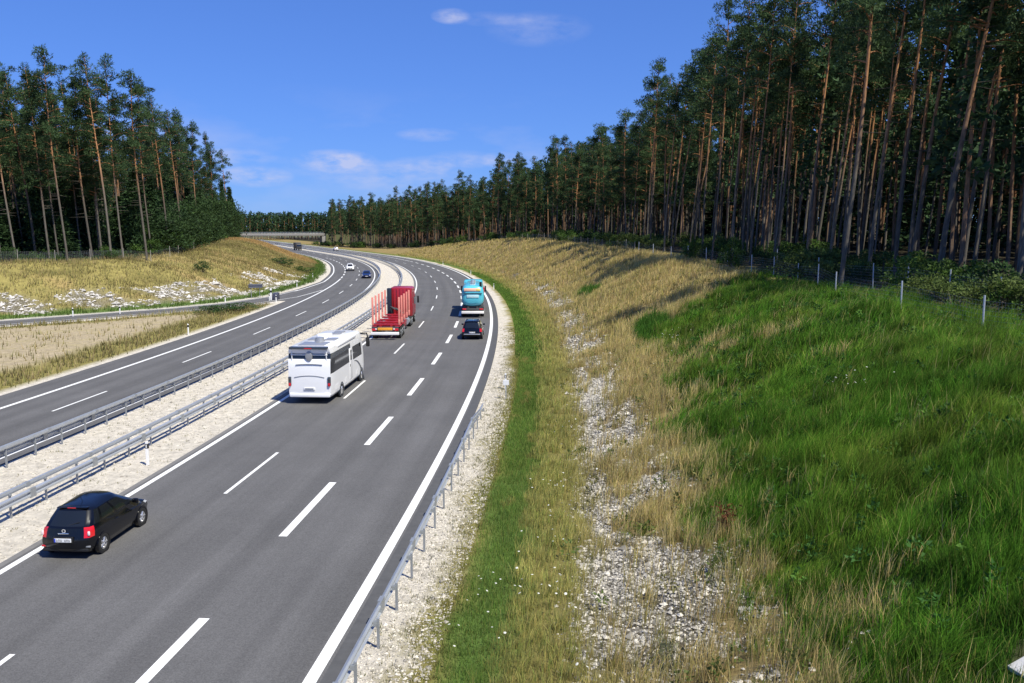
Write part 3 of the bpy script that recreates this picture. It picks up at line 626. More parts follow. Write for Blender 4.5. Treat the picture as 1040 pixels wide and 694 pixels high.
def motorhome():
    Lm = 8.9; w = 1.24; root = thing('motorhome', 'white motorhome with a dark rear window band in the left lane', 'motorhome', at(-23.6, -1.5), head(-23)-.012)
    Y = lambda y: y-Lm/2
    lv = []
    spec = [(.38, .93, .10, 8.45), (.50, .985, .03, 8.75), (.95, 1.0, .0, 8.85), (1.5, 1.0, .0, 8.8), (1.72, 1.0, .0, 8.72), (2.10, 1.0, .02, 8.6), (2.45, 1.0, .05, 8.42), (2.56, 1.0, .10, 8.36), (2.86, .995, .14, 8.2), (2.96, .985, .06, 8.16), (3.18, .955, .05, 7.9), (3.27, .86, .14, 7.6)]
    for z, k, yr, yf in spec: lv.append(loop(Y(yr), Y(yf), w*k, z, z, er=.06, ef=.30, kr=.035, kf=.1, ur=.05, uf=.08, tz=0))
    def part_of(b, k, i):
        if k == 'B' and b == 7 : return 'rear_window_band'
        if k == 'R' and 4 <= b <= 6 and 0 <= i <= 6: return 'side_window'
        if k == 'R' and 4 <= b <= 6 and 7 <= i <= 8: return 'middle_window'
        if k == 'R' and 4 <= b <= 6 and 11 <= i <= 15: return 'cab_window'
        if k == 'L' and 4 <= b <= 6 and (1 <= i <= 5 or 12 <= i <= 15): return 'side_window'
        if k in 'RL' and b == 7 and i < 16: return 'dark_stripe' if i <= 9 else None
        if k == 'F' and 4 <= b <= 8: return 'windscreen'
        if b == 0: return 'skirt'
    loft(lv, part_of, {'body': M['mh_white'], 'rear_window_band': M['glass'], 'side_window': M['glass'], 'middle_window': M['glass'], 'cab_window': M['glass'], 'windscreen': M['glass'], 'skirt': M['mh_white'], 'dark_stripe': M['mh_dark']}, root)
    for y in (2.35, 7.6):
        for sd in (-1, 1):
            wheel(root, sd*(w-.12), Y(y), .38, .24, M['alloy'], sd)
            m = MB(); m.disc((sd*(w-.045), Y(y), .40), .40, .47, -.05, .055, 24); m.build('wheel_arch', M['mh_dark'], root)
    # rear: wash-board lines, bumper, plate, lights, camera housing in the window band
    m = MB(); m.box((0, Y(.0), 3.2), (2.2, .34, .15)); m.build('rear_spoiler', M['mh_dark'], root, bevel=.06)
    m = MB(); m.box((0, Y(-.175), 3.19), (.42, .02, .05)); m.build('brake_light', M['tail_red'], root, smooth=False)
    m = MB(); m.disc((0, 0, 0), .0, .2, -.07, .07, 20); e = m.build('camera_housing', M['mh_grey'], root, bevel=.03); e.rotation_euler = (0, 0, math.pi/2); e.location = (0, Y(.01), 2.72); e.scale = (1, 1, 1.45)
    for x in (-.98, .98):
        m = MB(); m.box((x, Y(.06), 2.73), (.05, .07, .5)); m.build('window_pillar', M['mh_white'], root, bevel=.01)
    m = MB(); m.box((0, Y(.04), 2.80), (2.1, .05, .05)); m.build('window_rail', M['mh_white'], root, bevel=.01)
    for z, ww, sag in ((2.24, 1.5, .04), (1.52, 1.7, .10)):
        m = MB(); m.tube([(ww*(k/10-.5), Y(-.055+.02*abs(k/5-1)**2), z+sag*(1-(k/5-1)**2)) for k in range(11)], .028, 6); m.build('moulding', M['mh_grey'], root)
    m = MB(); m.box((0, Y(-.06), .88), (.62, .06, .15)); m.build('number_plate', M['plate_white'], root, bevel=.01); q = MB(); q.box((0, Y(-.095), .88), (.46, .012, .08)); q.build('plate_recess', M['mh_grey'], root, smooth=False)
    m = MB(); m.box((0, Y(.0), .50), (2.3, .16, .22)); m.build('rear_bumper', M['mh_white'], root, bevel=.05)
    for sd in (-1, 1):
        m = MB(); m.box((sd*1.12, Y(-.01), 1.30), (.17, .14, .52)); t = m.build('tail_light', M['mh_dark'], root, bevel=.03)
        m = MB(); m.box((sd*1.12, Y(-.085), 1.12), (.14, .03, .18)); m.build('lens', M['tail_red'], t, bevel=.02)
        m = MB(); m.box((sd*1.12, Y(-.085), 1.42), (.12, .03, .1)); m.build('lens', M['steel_dark'], t, bevel=.02)
        m = MB(); m.tube([(sd*1.1, Y(8.0), 3.05), (sd*1.42, Y(8.55), 3.0), (sd*1.47, Y(8.6), 2.7)], .045, 8); a = m.build('mirror_arm', M['black'], root)
        m = MB(); m.box((sd*1.47, Y(8.6), 2.42), (.24, .16, .62)); m.build('mirror', M['black'], a, bevel=.06)
        m = MB(); m.tube([(sd*1.245, Y(5.6+.35*k), 1.62-.05*k*k*.55) for k in range(9)], [.02+.008*k for k in range(9)], 6); m.build('side_stripe', M['mh_grey'], root)
    m = MB(); m.box((1.235, Y(4.72), 1.60), (.04, .62, 1.9)); d = m.build('door', M['mh_white'], root, bevel=.015); q = MB(); q.box((1.262, Y(4.72), 2.12), (.012, .30, .62)); q.build('pane', M['glass'], d, bevel=.004, seg=1); q = MB(); q.box((1.265, Y(4.48), 1.5), (.03, .06, .14)); q.build('handle', M['black'], d, bevel=.008)
    for y0, wd in ((1.3, .7), (3.4, .5), (6.4, .5)):
        m = MB(); m.box((1.24, Y(y0), .78), (.015, wd, .32)); m.build('locker_door', M['mh_white'], root, bevel=.005, seg=1)
    # roof
    m = MB(); m.box((0, Y(1.15), 3.27), (1.5, 1.5, .07)); m.build('solar_panel', M['mh_grey'], root, bevel=.015)
    for k in (-1, 1):
        m = MB(); m.box((k*.5, Y(3.1), 3.30), (.62, .95, .07)); m.build('solar_panel', M['mh_grey'], root, bevel=.015)
    m = MB(); m.tube([(0, Y(2.35), 3.25), (0, Y(2.35), 3.5)], [.3, .24], 16); m.build('satellite_dome', M['mh_grey'], root)
    m = MB(); m.box((-.3, Y(4.6), 3.36), (.75, .9, .2)); m.build('roof_air_conditioner', M['mh_white'], root, bevel=.07)
    for y in (5.8, 6.7):
        m = MB(); m.box((.1, Y(y), 3.3), (.62, .5, .1)); m.build('skylight', M['mh_grey'], root, bevel=.04)
    m = MB(); m.box((1.2, Y(3.9), 3.1), (.12, 4.4, .14)); m.build('awning', M['mh_white'], root, bevel=.03)
    m = MB(); m.box((0, Y(4.4), .45), (2.0, 7.2, .25)); m.build('chassis', M['steel_dark'], root, smooth=False)
motorhome()
def truck_wheels(root, ys, w, r=.5, dual=True):
    for y in ys:
        for sd in (-1, 1): wheel(root, sd*(w-.2), y, r, .4 if dual else .32, M['zinc_dark'], sd)
def cab(root, y0, y1, w, z0, z1, paint):
    L = [(z0, .94, y0+.05, y1-.1), (z0+.15, 1, y0, y1), (z0+1.0, 1, y0, y1), (z0+1.15, 1, y0, y1), (z0+1.95, .98, y0, y1-.12), (z0+2.05, .97, y0, y1-.15), (z1-.12, .93, y0+.05, y1-.35), (z1, .8, y0+.25, y1-.6)]
    lv = [loop(a, b, w*k, z, z, er=.01, ef=.12, kr=.01, kf=.06, ur=.06, uf=.12) for z, k, a, b in L]
    def part_of(b, k, i):
        if 3 <= b <= 3 and k in 'RL' and 8 <= i <= 15: return 'side_window'
        if b == 3 and k == 'F': return 'windscreen'
    loft(lv, part_of, {'body': paint, 'side_window': M['glass'], 'windscreen': M['glass']}, root)
    for sd in (-1, 1):
        m = MB(); m.tube([(sd*w, y1-.35, z0+1.9), (sd*(w+.26), y1-.3, z0+1.9)], .03, 6); a = m.build('mirror_arm', M['black'], root)
        m = MB(); m.box((sd*(w+.27), y1-.3, z0+1.55), (.2, .14, .75)); m.build('mirror', M['black'], a, bevel=.04)
def timber_truck():
    L = 17.; w = 1.27; root = thing('timber_truck', 'empty red timber truck with pale red upright stakes in the left lane', 'truck', at(8.4, -2.15), head(8.4)+.01); Y = lambda y: y-L/2
    m = MB()
    for sd in (-1, 1): m.box((sd*.48, Y(6.9), 1.05), (.18, 12.6, .3))
    for y in np.arange(.9, 13, 1.2): m.box((0, Y(y), 1.05), (.86, .12, .2))
    m.build('frame', M['truck_red'], root, bevel=.015)
    stake_y = [.9, 3.0, 5.2, 7.6, 9.9]
    for y in stake_y:
        m = MB(); m.box((0, Y(y), 1.27), (2.5, .2, .17)); b = m.build('bunk', M['truck_red'], root, bevel=.02)
        for sd in (-1, 1):
            m = MB(); m.box((sd*1.19, Y(y), 2.5), (.15, .22, 2.5)); m.box((sd*1.19, Y(y), 1.5), (.17, .24, .5)); m.build('stake', M['stake_red'], root, bevel=.015)
    m = MB(); m.box((0, Y(1.9), 1.14), (1.5, 1.7, .12)); m.build('deck_plate', M['truck_red'], root, bevel=.02)
    # headboard behind the cab, with the dark loader column on its left
    m = MB(); m.box((.22, Y(12.3), 2.45), (2.05, .12, 2.7))
    for k in range(6): m.box((-.6+.34*k, Y(12.21), 2.45), (.06, .07, 2.6))
    m.build('headboard', M['truck_red'], root, bevel=.015)
    m = MB(); m.box((-1.02, Y(12.0), 2.45), (.42, .7, 2.7)); m.build('loader_column', M['navy'], root, bevel=.04)
    m = MB(); m.tube([(-.7, Y(11.5), 1.3), (-.75, Y(11.3), 1.9), (-.3, Y(11.2), 1.75), (.2, Y(11.3), 1.5)], [.14, .15, .13, .1], 8); m.tube([(.2, Y(11.3), 1.5), (.45, Y(11.1), 1.2)], [.1, .2], 8); m.build('grapple', M['steel_dark'], root)
    m = MB(); m.box((1.14, Y(12.2), 2.3), (.2, .5, 2.9)); m.build('exhaust_guard', M['truck_red'], root, bevel=.03)
    cab(root, Y(13.0), Y(15.6)+1.2, 1.25, .75, 3.75, M['truck_red'])
    # rear end: lights, orange plate, white under-run bumper
    m = MB(); m.box((0, Y(.02), .58), (2.5, .14, .26)); bp = m.build('rear_bumper', M['white_paint'], root, bevel=.03)
    m = MB(); m.box((0, Y(.12), .98), (1.3, .05, .24)); m.build('warning_plate', M['orange_plate'], root, bevel=.01)
    m = MB(); m.box((0, Y(.18), 1.0), (2.4, .1, .34)); m.build('rear_beam', M['steel_dark'], root, bevel=.02)
    for sd in (-1, 1):
        m = MB(); m.box((sd*.98, Y(.10), .92), (.4, .1, .2)); t = m.build('tail_light', M['tail_red'], root, bevel=.02)
        q = MB(); q.box((sd*.80, Y(.04), .98), (.14, .03, .13)); q.build('lens', M['tail_clear'], t, bevel=.01)
        m = MB(); m.box((sd*1.05, Y(2.3), 1.13), (.42, 3.4, .05)); m.build('mudguard', M['truck_red'], root, bevel=.015)
        m = MB(); m.box((sd*1.15, Y(6.0), .85), (.1, 2.6, .5)); m.build('side_guard', M['truck_red'], root, bevel=.02)
        m = MB(); m.tube([(sd*1.0, Y(8.3), .75), (sd*1.0, Y(9.6), .75)], .32, 14); m.build('fuel_tank', M['zinc'], root)
    truck_wheels(root, [Y(1.5), Y(2.8), Y(4.1), Y(10.9), Y(12.2), Y(15.3)], w)
timber_truck()
def tank_truck():
    L = 14.5; w = 1.25; root = thing('tank_truck', 'turquoise tank truck with a rounded rear and a pale wide bumper in the right lane', 'truck', at(26.2, 5.15), head(26)); Y = lambda y: y-L/2
    def ring(y, k, dz=0, n=36):
        pts = []
        for i in range(n):
            a = 2*math.pi*i/n; c, s_ = math.cos(a), math.sin(a); e = 2/3.4
            pts.append((1.25*k*math.copysign(abs(c)**e, c), y, 2.42+dz+1.16*k*math.copysign(abs(s_)**e, s_)))
        return pts
    R = [ring(Y(.0), .3), ring(Y(.02), .62), ring(Y(.1), .86), ring(Y(.25), .96), ring(Y(.45), 1.0), ring(Y(9.4), 1.0), ring(Y(9.7), .93), ring(Y(9.9), .5)]
    m = MB(); n = 36
    for r in R: m.v += r
    for b in range(len(R)-1): m.f += [(b*n+k, b*n+(k+1) % n, (b+1)*n+(k+1) % n, (b+1)*n+k) for k in range(n)]
    m.f += [tuple(range(n)), tuple((len(R)-1)*n+k for k in range(n))]; m.m = [0]*len(m.f); tk = m.build('tank', M['turquoise'], root, ang=40)
    for y in (.5, 2.8, 5.0, 7.2, 9.3):
        q = MB(); a = ring(Y(y-.05), 1.012); b = ring(Y(y+.05), 1.012); q.v = a+b; q.f = [(k, (k+1) % n, n+(k+1) % n, n+k) for k in range(n)]; q.m = [0]*n; q.build('hoop', M['turq_pale'], tk)
    # rear face bands: peach and yellow stripe above, pale panel below
    m = MB(); m.box((-.1, Y(.04), 3.12), (1.75, .16, .34)); m.build('rear_stripe', M['peach'], root, bevel=.05); m = MB(); m.box((.62, Y(.03), 3.12), (.5, .17, .28)); m.build('rear_stripe', M['yellow_pale'], root, bevel=.05)
    m = MB(); m.box((0, Y(-.0), 2.38), (1.35, .1, .34)); m.build('rear_panel', M['turq_pale'], root, bevel=.04)
    m = MB(); m.box((0, Y(-.02), 2.72), (2.1, .1, .06)); m.build('rear_rib', M['navy'], root, bevel=.02)
    m = MB(); m.box((0, Y(4.8), 3.62), (.62, 8.2, .08)); m.build('walkway', M['turq_pale'], root, bevel=.02)
    for y in (1.0, 3.6, 6.4):
        m = MB(); m.tube([(0, Y(y), 3.6), (0, Y(y), 3.82)], .26, 14); m.build('manhole', M['zinc'], root)
    m = MB(); m.tube([(.88, Y(.5), 3.2), (.88, Y(.45), 3.95)], .14, 10); m.build('vent_pipe', M['black'], root)
    m = MB(); m.box((1.24, Y(1.1), 3.0), (.14, .6, .7)); m.build('side_box', M['tail_red'], root, bevel=.03)
    m = MB()
    for sd in (-1, 1): m.box((sd*.5, Y(5.2), 1.1), (.2, 10.2, .3))
    m.box((0, Y(.6), 1.12), (2.2, .5, .35)); m.build('frame', M['steel_dark'], root, smooth=False)
    m = MB(); m.box((0, Y(-.25), .62), (2.5, .22, .28)); m.build('rear_bumper', M['white_paint'], root, bevel=.03)
    m = MB(); m.box((0, Y(.2), .9), (2.3, .25, .3)); m.build('light_bar', M['steel_dark'], root, bevel=.02)
    for sd in (-1, 1):
        m = MB(); m.box((sd*.95, Y(.06), .95), (.42, .06, .16)); m.build('tail_light', M['tail_red'], root, bevel=.02)
        m = MB(); m.box((sd*1.05, Y(2.6), 1.08), (.42, 3.6, .05)); m.build('mudguard', M['steel_dark'], root, bevel=.01)
    cab(root, Y(10.4), Y(12.6)+1.1, 1.23, .75, 3.55, M['turquoise'])
    truck_wheels(root, [Y(1.5), Y(2.8), Y(4.1), Y(9.8), Y(13.0)], w)
tank_truck()
def far_truck():
    root = thing('far_truck', 'small dark truck far off on the oncoming lanes before the bridge', 'truck', at(345, -13.6), head(345)+math.pi); 
    m = MB(); m.box((0, -1, 2.2), (2.5, 8, 2.7)); m.build('cargo_box', M['steel_dark'], root, bevel=.05); cab(root, 3.3, 5.6, 1.22, .7, 3.1, M['steel_dark'])
    m = MB(); m.box((0, 0, .8), (1.2, 10, .3)); m.build('frame', M['black'], root, smooth=False); truck_wheels(root, [-3.5, -2.2, 4.3], 1.25)
far_truck()
# ------------------------------------------------------------------ trees
M['needles'] = mat('needles', (.05, .09, .03), .75, spec=.2, attr='col', trans=.3)
M['leaves'] = mat('leaves', (.07, .13, .03), .7, spec=.25, attr='col', trans=.35)
def bark_mat():
    m = bpy.data.materials.new('pine_bark'); m.use_nodes = True; t = m.node_tree; b = t.nodes['Principled BSDF']; L = t.links.new
    b.inputs['Roughness'].default_value = .9; b.inputs['Specular IOR Level'].default_value = .15
    a = nd(t, 'ShaderNodeAttribute', attribute_name='col'); tc = nd(t, 'ShaderNodeTexCoord'); mp = nd(t, 'ShaderNodeMapping', inp={'Scale': (9, 9, 1.6)}); L(tc.outputs['Object'], mp.inputs[0])
    n = nd(t, 'ShaderNodeTexNoise', inp={'Scale': 1.0, 'Detail': 6, 'Roughness': .7}); L(mp.outputs[0], n.inputs['Vector'])
    r = nd(t, 'ShaderNodeMapRange', inp={1: .3, 2: .7, 3: .5, 4: 1.45}); L(n.outputs[0], r.inputs[0])
    oi = nd(t, 'ShaderNodeObjectInfo'); r2 = nd(t, 'ShaderNodeMapRange', inp={1: 0, 2: 1, 3: .75, 4: 1.25}); L(oi.outputs['Random'], r2.inputs[0])
    q = nd(t, 'ShaderNodeMath', operation='MULTIPLY'); L(r.outputs[0], q.inputs[0]); L(r2.outputs[0], q.inputs[1])
    mx = nd(t, 'ShaderNodeMix', data_type='RGBA', blend_type='MULTIPLY', inp={0: 1.0}); L(a.outputs[0], mx.inputs[6]); L(q.outputs[0], mx.inputs[7]); L(mx.outputs[2], b.inputs['Base Color'])
    bp = nd(t, 'ShaderNodeBump', inp={'Strength': .8, 'Distance': .04}); L(n.outputs[0], bp.inputs['Height']); L(bp.outputs[0], b.inputs['Normal'])
    return m
M['bark'] = bark_mat()
def tube_np(pts, rad, n):
    pts = np.asarray(pts, float); rad = np.asarray(rad, float); t = np.gradient(pts, axis=0); t /= np.linalg.norm(t, axis=1)[:, None]
    ref = np.where(np.abs(t[:, 2:3]) < .9, [[0, 0, 1.]], [[1., 0, 0]]); a = np.cross(t, ref); a /= np.linalg.norm(a, axis=1)[:, None]; b = np.cross(t, a)
    k = 2*np.pi*np.arange(n)/n; V = pts[:, None]+rad[:, None, None]*(a[:, None]*np.cos(k)[None, :, None]+b[:, None]*np.sin(k)[None, :, None])
    i = np.arange(len(pts)*n).reshape(len(pts), n); j = np.roll(i, -1, 1)
    return V.reshape(-1, 3), np.stack([i[:-1], j[:-1], j[1:], i[1:]], -1).reshape(-1, 4)
class NP:
    def __init__(s): s.V = []; s.F = []; s.C = []; s.n = 0
    def add(s, V, F, C):
        s.V.append(V); s.F.append(F+s.n); s.C.append(np.broadcast_to(C, (len(V), 3))); s.n += len(V)
    def mesh(s, name, m, smooth=False):
        byk = {}
        for f in s.F: byk.setdefault(f.shape[1], []).append(f)
        return mesh_np(name, np.concatenate(s.V), [np.concatenate(v) for v in byk.values()], [m], col=np.concatenate(s.C), smooth=smooth)
def leaves(r, cen, rad, n, size, asp, col, var=.35, up=.35):
    """n leaf quads for each cluster centre, spread over a flattened ellipsoid with uneven outline"""
    cen = np.asarray(cen, float); rad = np.asarray(rad, float); k = len(cen)
    d = r.normal(size=(k, n, 3)); d /= np.linalg.norm(d, axis=2, keepdims=True); q = r.uniform(.25, 1, (k, n, 1))**.6
    p = (cen[:, None]+d*q*rad[:, None]).reshape(-1, 3); d = d.reshape(-1, 3)
    ax = d+r.normal(size=d.shape)*.6; ax[:, 2] += up; ax /= np.linalg.norm(ax, axis=1)[:, None]
    o = np.cross(ax, r.normal(size=d.shape)); o /= np.linalg.norm(o, axis=1)[:, None]
    ln = size*r.uniform(.6, 1.4, (len(p), 1)); wd = ln*asp
    V = np.stack([p-o*wd, p+ax*ln*.5-o*wd*.8+0*o, p+ax*ln, p+o*wd], 1).reshape(-1, 3); F = np.arange(len(V)).reshape(-1, 4)
    cc = r.uniform(1-var, 1+var, (k, 1, 1))*r.uniform(.8, 1.2, (k, n, 1))*np.asarray(col)[None, None]; cc = np.repeat(cc.reshape(-1, 3), 4, 0)
    return V, F, cc
BL = np.array([.115, .103, .088]); BU = np.array([.38, .19, .09])
def bark_col(z, H, lo=.28, hi=.55): k = sstep(lo*H, hi*H, z)[:, None]; return BL*(1-k)+BU*k
def pine_meshes(seed, H, low=.58, spread=2.4, ncl=46, nl=105, size=.27, r0=.2, wob=.42):
    r = np.random.default_rng(seed); z = np.linspace(-.4, H-.6, 12); ph = r.uniform(0, 6, 2)
    cx = lambda zz: wob*np.sin(zz/H*3.2+ph[0])*zz/H*1.3; cy = lambda zz: wob*np.sin(zz/H*2.6+ph[1])*zz/H*1.3
    ox, oy = cx(0.), cy(0.)
    T = NP(); pts = np.stack([cx(z)-ox, cy(z)-oy, z], 1); V, F = tube_np(pts, r0*(1-.78*np.clip(z/H, 0, 1)**1.2), 8); T.add(V, F, bark_col(V[:, 2], H))
    cen = []; rad = []
    nb = ncl//2
    for i in range(nb):
        f = low+(1-low)*((i+r.uniform(0, 1))/nb); zz = f*H*.97; a = r.uniform(0, 2*np.pi)
        g = (f-low)/(1-low); env = spread*(.55+1.0*g)*(1.05-g)**.75*1.45; ln = env*r.uniform(.55, 1.15); rise = r.uniform(-.05, .45)+.3*g
        b = np.array([cx(zz)-ox, cy(zz)-oy, zz]); e = b+np.array([math.cos(a)*ln, math.sin(a)*ln, rise*ln*.6]); m_ = (b+e)/2+np.array([0, 0, .08*ln])
        V, F = tube_np([b, m_, e], [.05+.03*(1-g), .04, .015], 5); T.add(V, F, BU*.75)
        cen.append(e); rad.append(np.array([1, 1, .55])*r.uniform(.6, 1.05)*(.75+.25*spread/2.4))
        if ln > .9: cen.append(m_+r.normal(size=3)*.25+[0, 0, .2]); rad.append(np.array([1, 1, .55])*r.uniform(.45, .8))
        if r.random() < .4: cen.append(e+np.array([r.normal()*.7, r.normal()*.7, r.uniform(.1, .5)])); rad.append(np.array([1, 1, .6])*r.uniform(.4, .7))
    cen.append([cx(H)-ox, cy(H)-oy, H-.7]); rad.append(np.array([.55, .55, .8]))
    for i in range(17):                                     # dead snags on the bare trunk
        zz = H*r.uniform(.22, low+.08); a = r.uniform(0, 6.28); ln = r.uniform(.3, 1.9); b = np.array([cx(zz)-ox, cy(zz)-oy, zz])
        V, F = tube_np([b, b+np.array([math.cos(a)*ln, math.sin(a)*ln, r.uniform(-.2, .1)*ln])], [.028, .008], 4); T.add(V, F, BL*.8)
    C = NP(); base = np.array([.052, .092, .036])*r.uniform(.85, 1.15)+np.array([.006, .006, .0])*r.uniform(-.5, 1)
    C.add(*leaves(r, cen, rad, nl, size, .16, base, .5))
    return T.mesh('trunk', M['bark'], True), C.mesh('crown', M['needles'])
def spruce_meshes(seed, H, rb=2.6, nl=34, size=.42, col=(.036, .072, .026)):
    r = np.random.default_rng(seed); T = NP(); V, F = tube_np([(0, 0, -.3), (0, 0, H*.5), (0, 0, H*.98)], [.2, .12, .02], 7); T.add(V, F, BL*.8)
    cen = []; rad = []; z = H*.05
    while z < H*.97:
        g = z/H; R = rb*(1-g)**.8; n = max(3, int(9*(1-g)+2)); a0 = r.uniform(0, 6.28)
        for k in range(n):
            a = a0+6.283*k/n+r.normal()*.2; L_ = R*r.uniform(.65, 1.15)
            for q in (.45, .85): cen.append([math.cos(a)*L_*q, math.sin(a)*L_*q, z-.22*L_*q+r.normal()*.1]); rad.append(np.array([.32*R+.12, .32*R+.12, .24]))
        z += .75*(1-.45*g)
    C = NP(); C.add(*leaves(r, cen, rad, nl//2, size, .28, col, up=-.15)); return T.mesh('trunk', M['bark'], True), C.mesh('crown', M['needles'])
def bush_meshes(seed, H, Rr, ncl=16, nl=60, size=.15, col=(.06, .115, .025), asp=.38):
    r = np.random.default_rng(seed); T = NP(); cen = []; rad = []
    for i in range(ncl):
        a = r.uniform(0, 6.28); q = r.uniform(0, 1)**.6*Rr; zz = H*r.uniform(.2, .95)*(1-.35*q/Rr); e = np.array([math.cos(a)*q, math.sin(a)*q, zz]); cen.append(e); rad.append(np.array([1, 1, .8])*H*r.uniform(.12, .24))
        if i < 9: V, F = tube_np([(0, 0, -.1), e*[.45, .45, .55], e], [.035, .025, .008], 5); T.add(V, F, BL)
    C = NP(); C.add(*leaves(r, cen, rad, nl, size, asp, col, .4)); return T.mesh('stem', M['bark'], True), C.mesh('foliage', M['leaves'])
LEAFY = [bush_meshes(450+i, 11., 3.0, ncl=70, nl=80, size=.34, col=c) for i, c in enumerate([(.032, .064, .021), (.040, .076, .022)])]
def put_tree(name, meshes, x, y, rz, sc, lean=(0, 0), parts=('trunk', 'crown'), dz=0):
    o = link(name, None, None, (x, y, float(TZ(x, y))+dz), (lean[0], lean[1], rz), (sc[0], sc[0], sc[1]))
    for p, me in zip(parts, meshes): link(p, me, o)
    return o
PINE_R = [pine_meshes(100+i, 25., low=l, spread=s, r0=.135+.02*(i % 3), ncl=n) for i, (l, s, n) in enumerate([(.60, 2.5, 50), (.70, 2.1, 36), (.55, 2.6, 54), (.64, 3.0, 46), (.76, 1.8, 28), (.58, 2.2, 40), (.67, 2.7, 44)])]
PINE_L = [pine_meshes(200+i, 25., low=l, spread=s, ncl=n, r0=.14+.02*(i % 3)) for i, (l, s, n) in enumerate([(.46, 2.1, 62), (.38, 1.9, 66), (.52, 2.3, 56), (.42, 1.9, 62), (.48, 2.5, 62)])]
PINE_F = [pine_meshes(250+i, 25., low=l, spread=s, ncl=n, r0=.15) for i, (l, s, n) in enumerate([(.34, 2.1, 66), (.28, 2.0, 70), (.42, 2.4, 60), (.36, 2.6, 66)])]
SPRUCE = [spruce_meshes(300+i, 16., rb) for i, rb in enumerate((2.5, 3.0, 2.2))]
BUSH = [bush_meshes(400+i, 2.0, 1.2, col=c, ncl=22, nl=75, size=.105) for i, c in enumerate([(.06, .115, .022), (.075, .135, .024), (.045, .09, .025), (.10, .14, .035)])]
ORD = 'first second third fourth fifth sixth seventh eighth ninth tenth eleventh twelfth thirteenth fourteenth fifteenth sixteenth seventeenth eighteenth nineteenth twentieth'.split()
TENS = ['', '', 'twenty', 'thirty', 'forty', 'fifty', 'sixty', 'seventy', 'eighty', 'ninety']
def ordn(n):
    if n > 100: return 'hundred-and-'+ordn(n-100)
    if n == 100: return 'hundredth'
    if n <= 20: return ORD[n-1]
    t, u = divmod(n, 10)
    return (TENS[t][:-1]+'ieth') if u == 0 else TENS[t]+'-'+ORD[u-1]
def px(x, y, z):
    c, s_ = math.cos(PITCH), math.sin(PITCH); dz = z-HCAM; f = y*c-dz*s_; u = y*s_+dz*c
    return 520+860*x/f, 347-860*u/f
rt = random.Random(5); placed = []
def free(x, y, r):
    for a, b in placed:
        if (a-x)**2+(b-y)**2 < r*r: return False
    placed.append((x, y)); return True
def right_forest():
    front = []; deep = []; stuff = []
    # hand-placed trees that stand out in the photograph: pixel x of the base, depth, radius factor, lean, mesh
    for (ux, Y_, rs, ln, k, dark) in [(950, 60, 1.55, .125, 0, 0), (975, 70, 1.15, .09, 1, 0), (1030, 50, 1.15, .13, 3, 1), (852, 61, 1.05, .075, 2, 1), (880, 74, 1.2, .085, 4, 0), (905, 84, 1.0, .08, 5, 0),
            (742, 96, 1.1, .02, 1, 0), (752, 98, 1.05, .035, 0, 0), (757, 101, 1.0, .02, 4, 0), (660, 150, 1.2, .01, 6, 0), (674, 146, 1.1, .0, 5, 0), (817, 86, 1.1, .06, 4, 0), (787, 92, 1.0, .06, 2, 0), (712, 112, 1.1, .02, 0, 0)]:
        x = (ux-520)/860*Y_*1.003; free(x, Y_, 1.5)
        o = put_tree('pine_tree', PINE_R[k], x, Y_, rt.uniform(0, 6.28), (rs, 1.16), (0, ln*.8)); front.append(o)
        o.rotation_euler = (0, ln*.75, 0)
    for i in range(2600):
        s = rt.uniform(-72, 140); d = (39 if s < 12 else 34)+26*rt.random()**1.1
        x, y = map(float, P(s, d))
        if not (y > 12) or x/y > .78: continue
        if x/y > .50 and y < 52: continue
        if not free(x, y, 2.35 if d < 52 else 2.6): continue
        H = rt.uniform(1.0, 1.24) if s < 70 else rt.uniform(.85, 1.05); o = put_tree('pine_tree', rt.choice(PINE_R if s < 72 else PINE_F), x, y, 0, (rt.uniform(.7, 1.25), H), (rt.gauss(0, .02), rt.gauss(.04, .035)))
        (front if d < 44 else deep).append(o)
        if len(front)+len(deep) >= 165: break
    n = 0
    for i in range(900):
        s = rt.uniform(138, 500); d = float(np.interp(s, [138, 200, 330, 430, 500], [34, 33, 28, 17, 14]))+9*rt.random()
        x, y = map(float, P(s, d))
        if px(x, y, 3)[0] < 336 or not free(x, y, 3.2): continue
        o = put_tree('pine_tree', rt.choice(PINE_F), x, y, rt.uniform(0, 6.28), (rt.uniform(.85, 1.2), rt.uniform(.84, 1.14)), (rt.gauss(0, .012), rt.gauss(.0, .015))); deep.append(o); n += 1
        if n >= 80: break
    for o in front:
        o['px'] = px(*o.location)[0]
    front.sort(key=lambda o: -o['px'])
    for i, o in enumerate(front):
        tag(o, f'bare-trunked pine, {ordn(i+1)} from the right in the front row behind the right-hand wire fence', 'pine tree', 'front row pines of the right-hand forest'); del o['px']
    def sx(o): return px(*o.location)[0]
    near_ = sorted([o for o in deep if SD(np.array(o.location.x), np.array(o.location.y))[0] < 138], key=lambda o: -sx(o)); far_ = sorted([o for o in deep if o not in near_], key=sx)
    for i, o in enumerate(near_): tag(o, f'shaded inner pine, {ordn(i+1)} from the right behind the front row of the right-hand forest', 'pine tree', 'inner pines of the right-hand forest')
    for i, o in enumerate(far_): tag(o, f'distant pine, {ordn(i+1)} from the left in the wood where the road bends away', 'pine tree', 'distant pines of the right-hand forest')
    for i in range(5000):
        s = rt.uniform(-80, 480); d = rt.uniform(40, 150)
        x, y = map(float, P(s, d))
        if y < 10 or x/y > .85 or px(x, y, 3)[0] < 338 or not free(x, y, 3.1 if s < 140 else 4.0): continue
        stuff.append((x, y, rt.uniform(21, 26.5)))
    return stuff
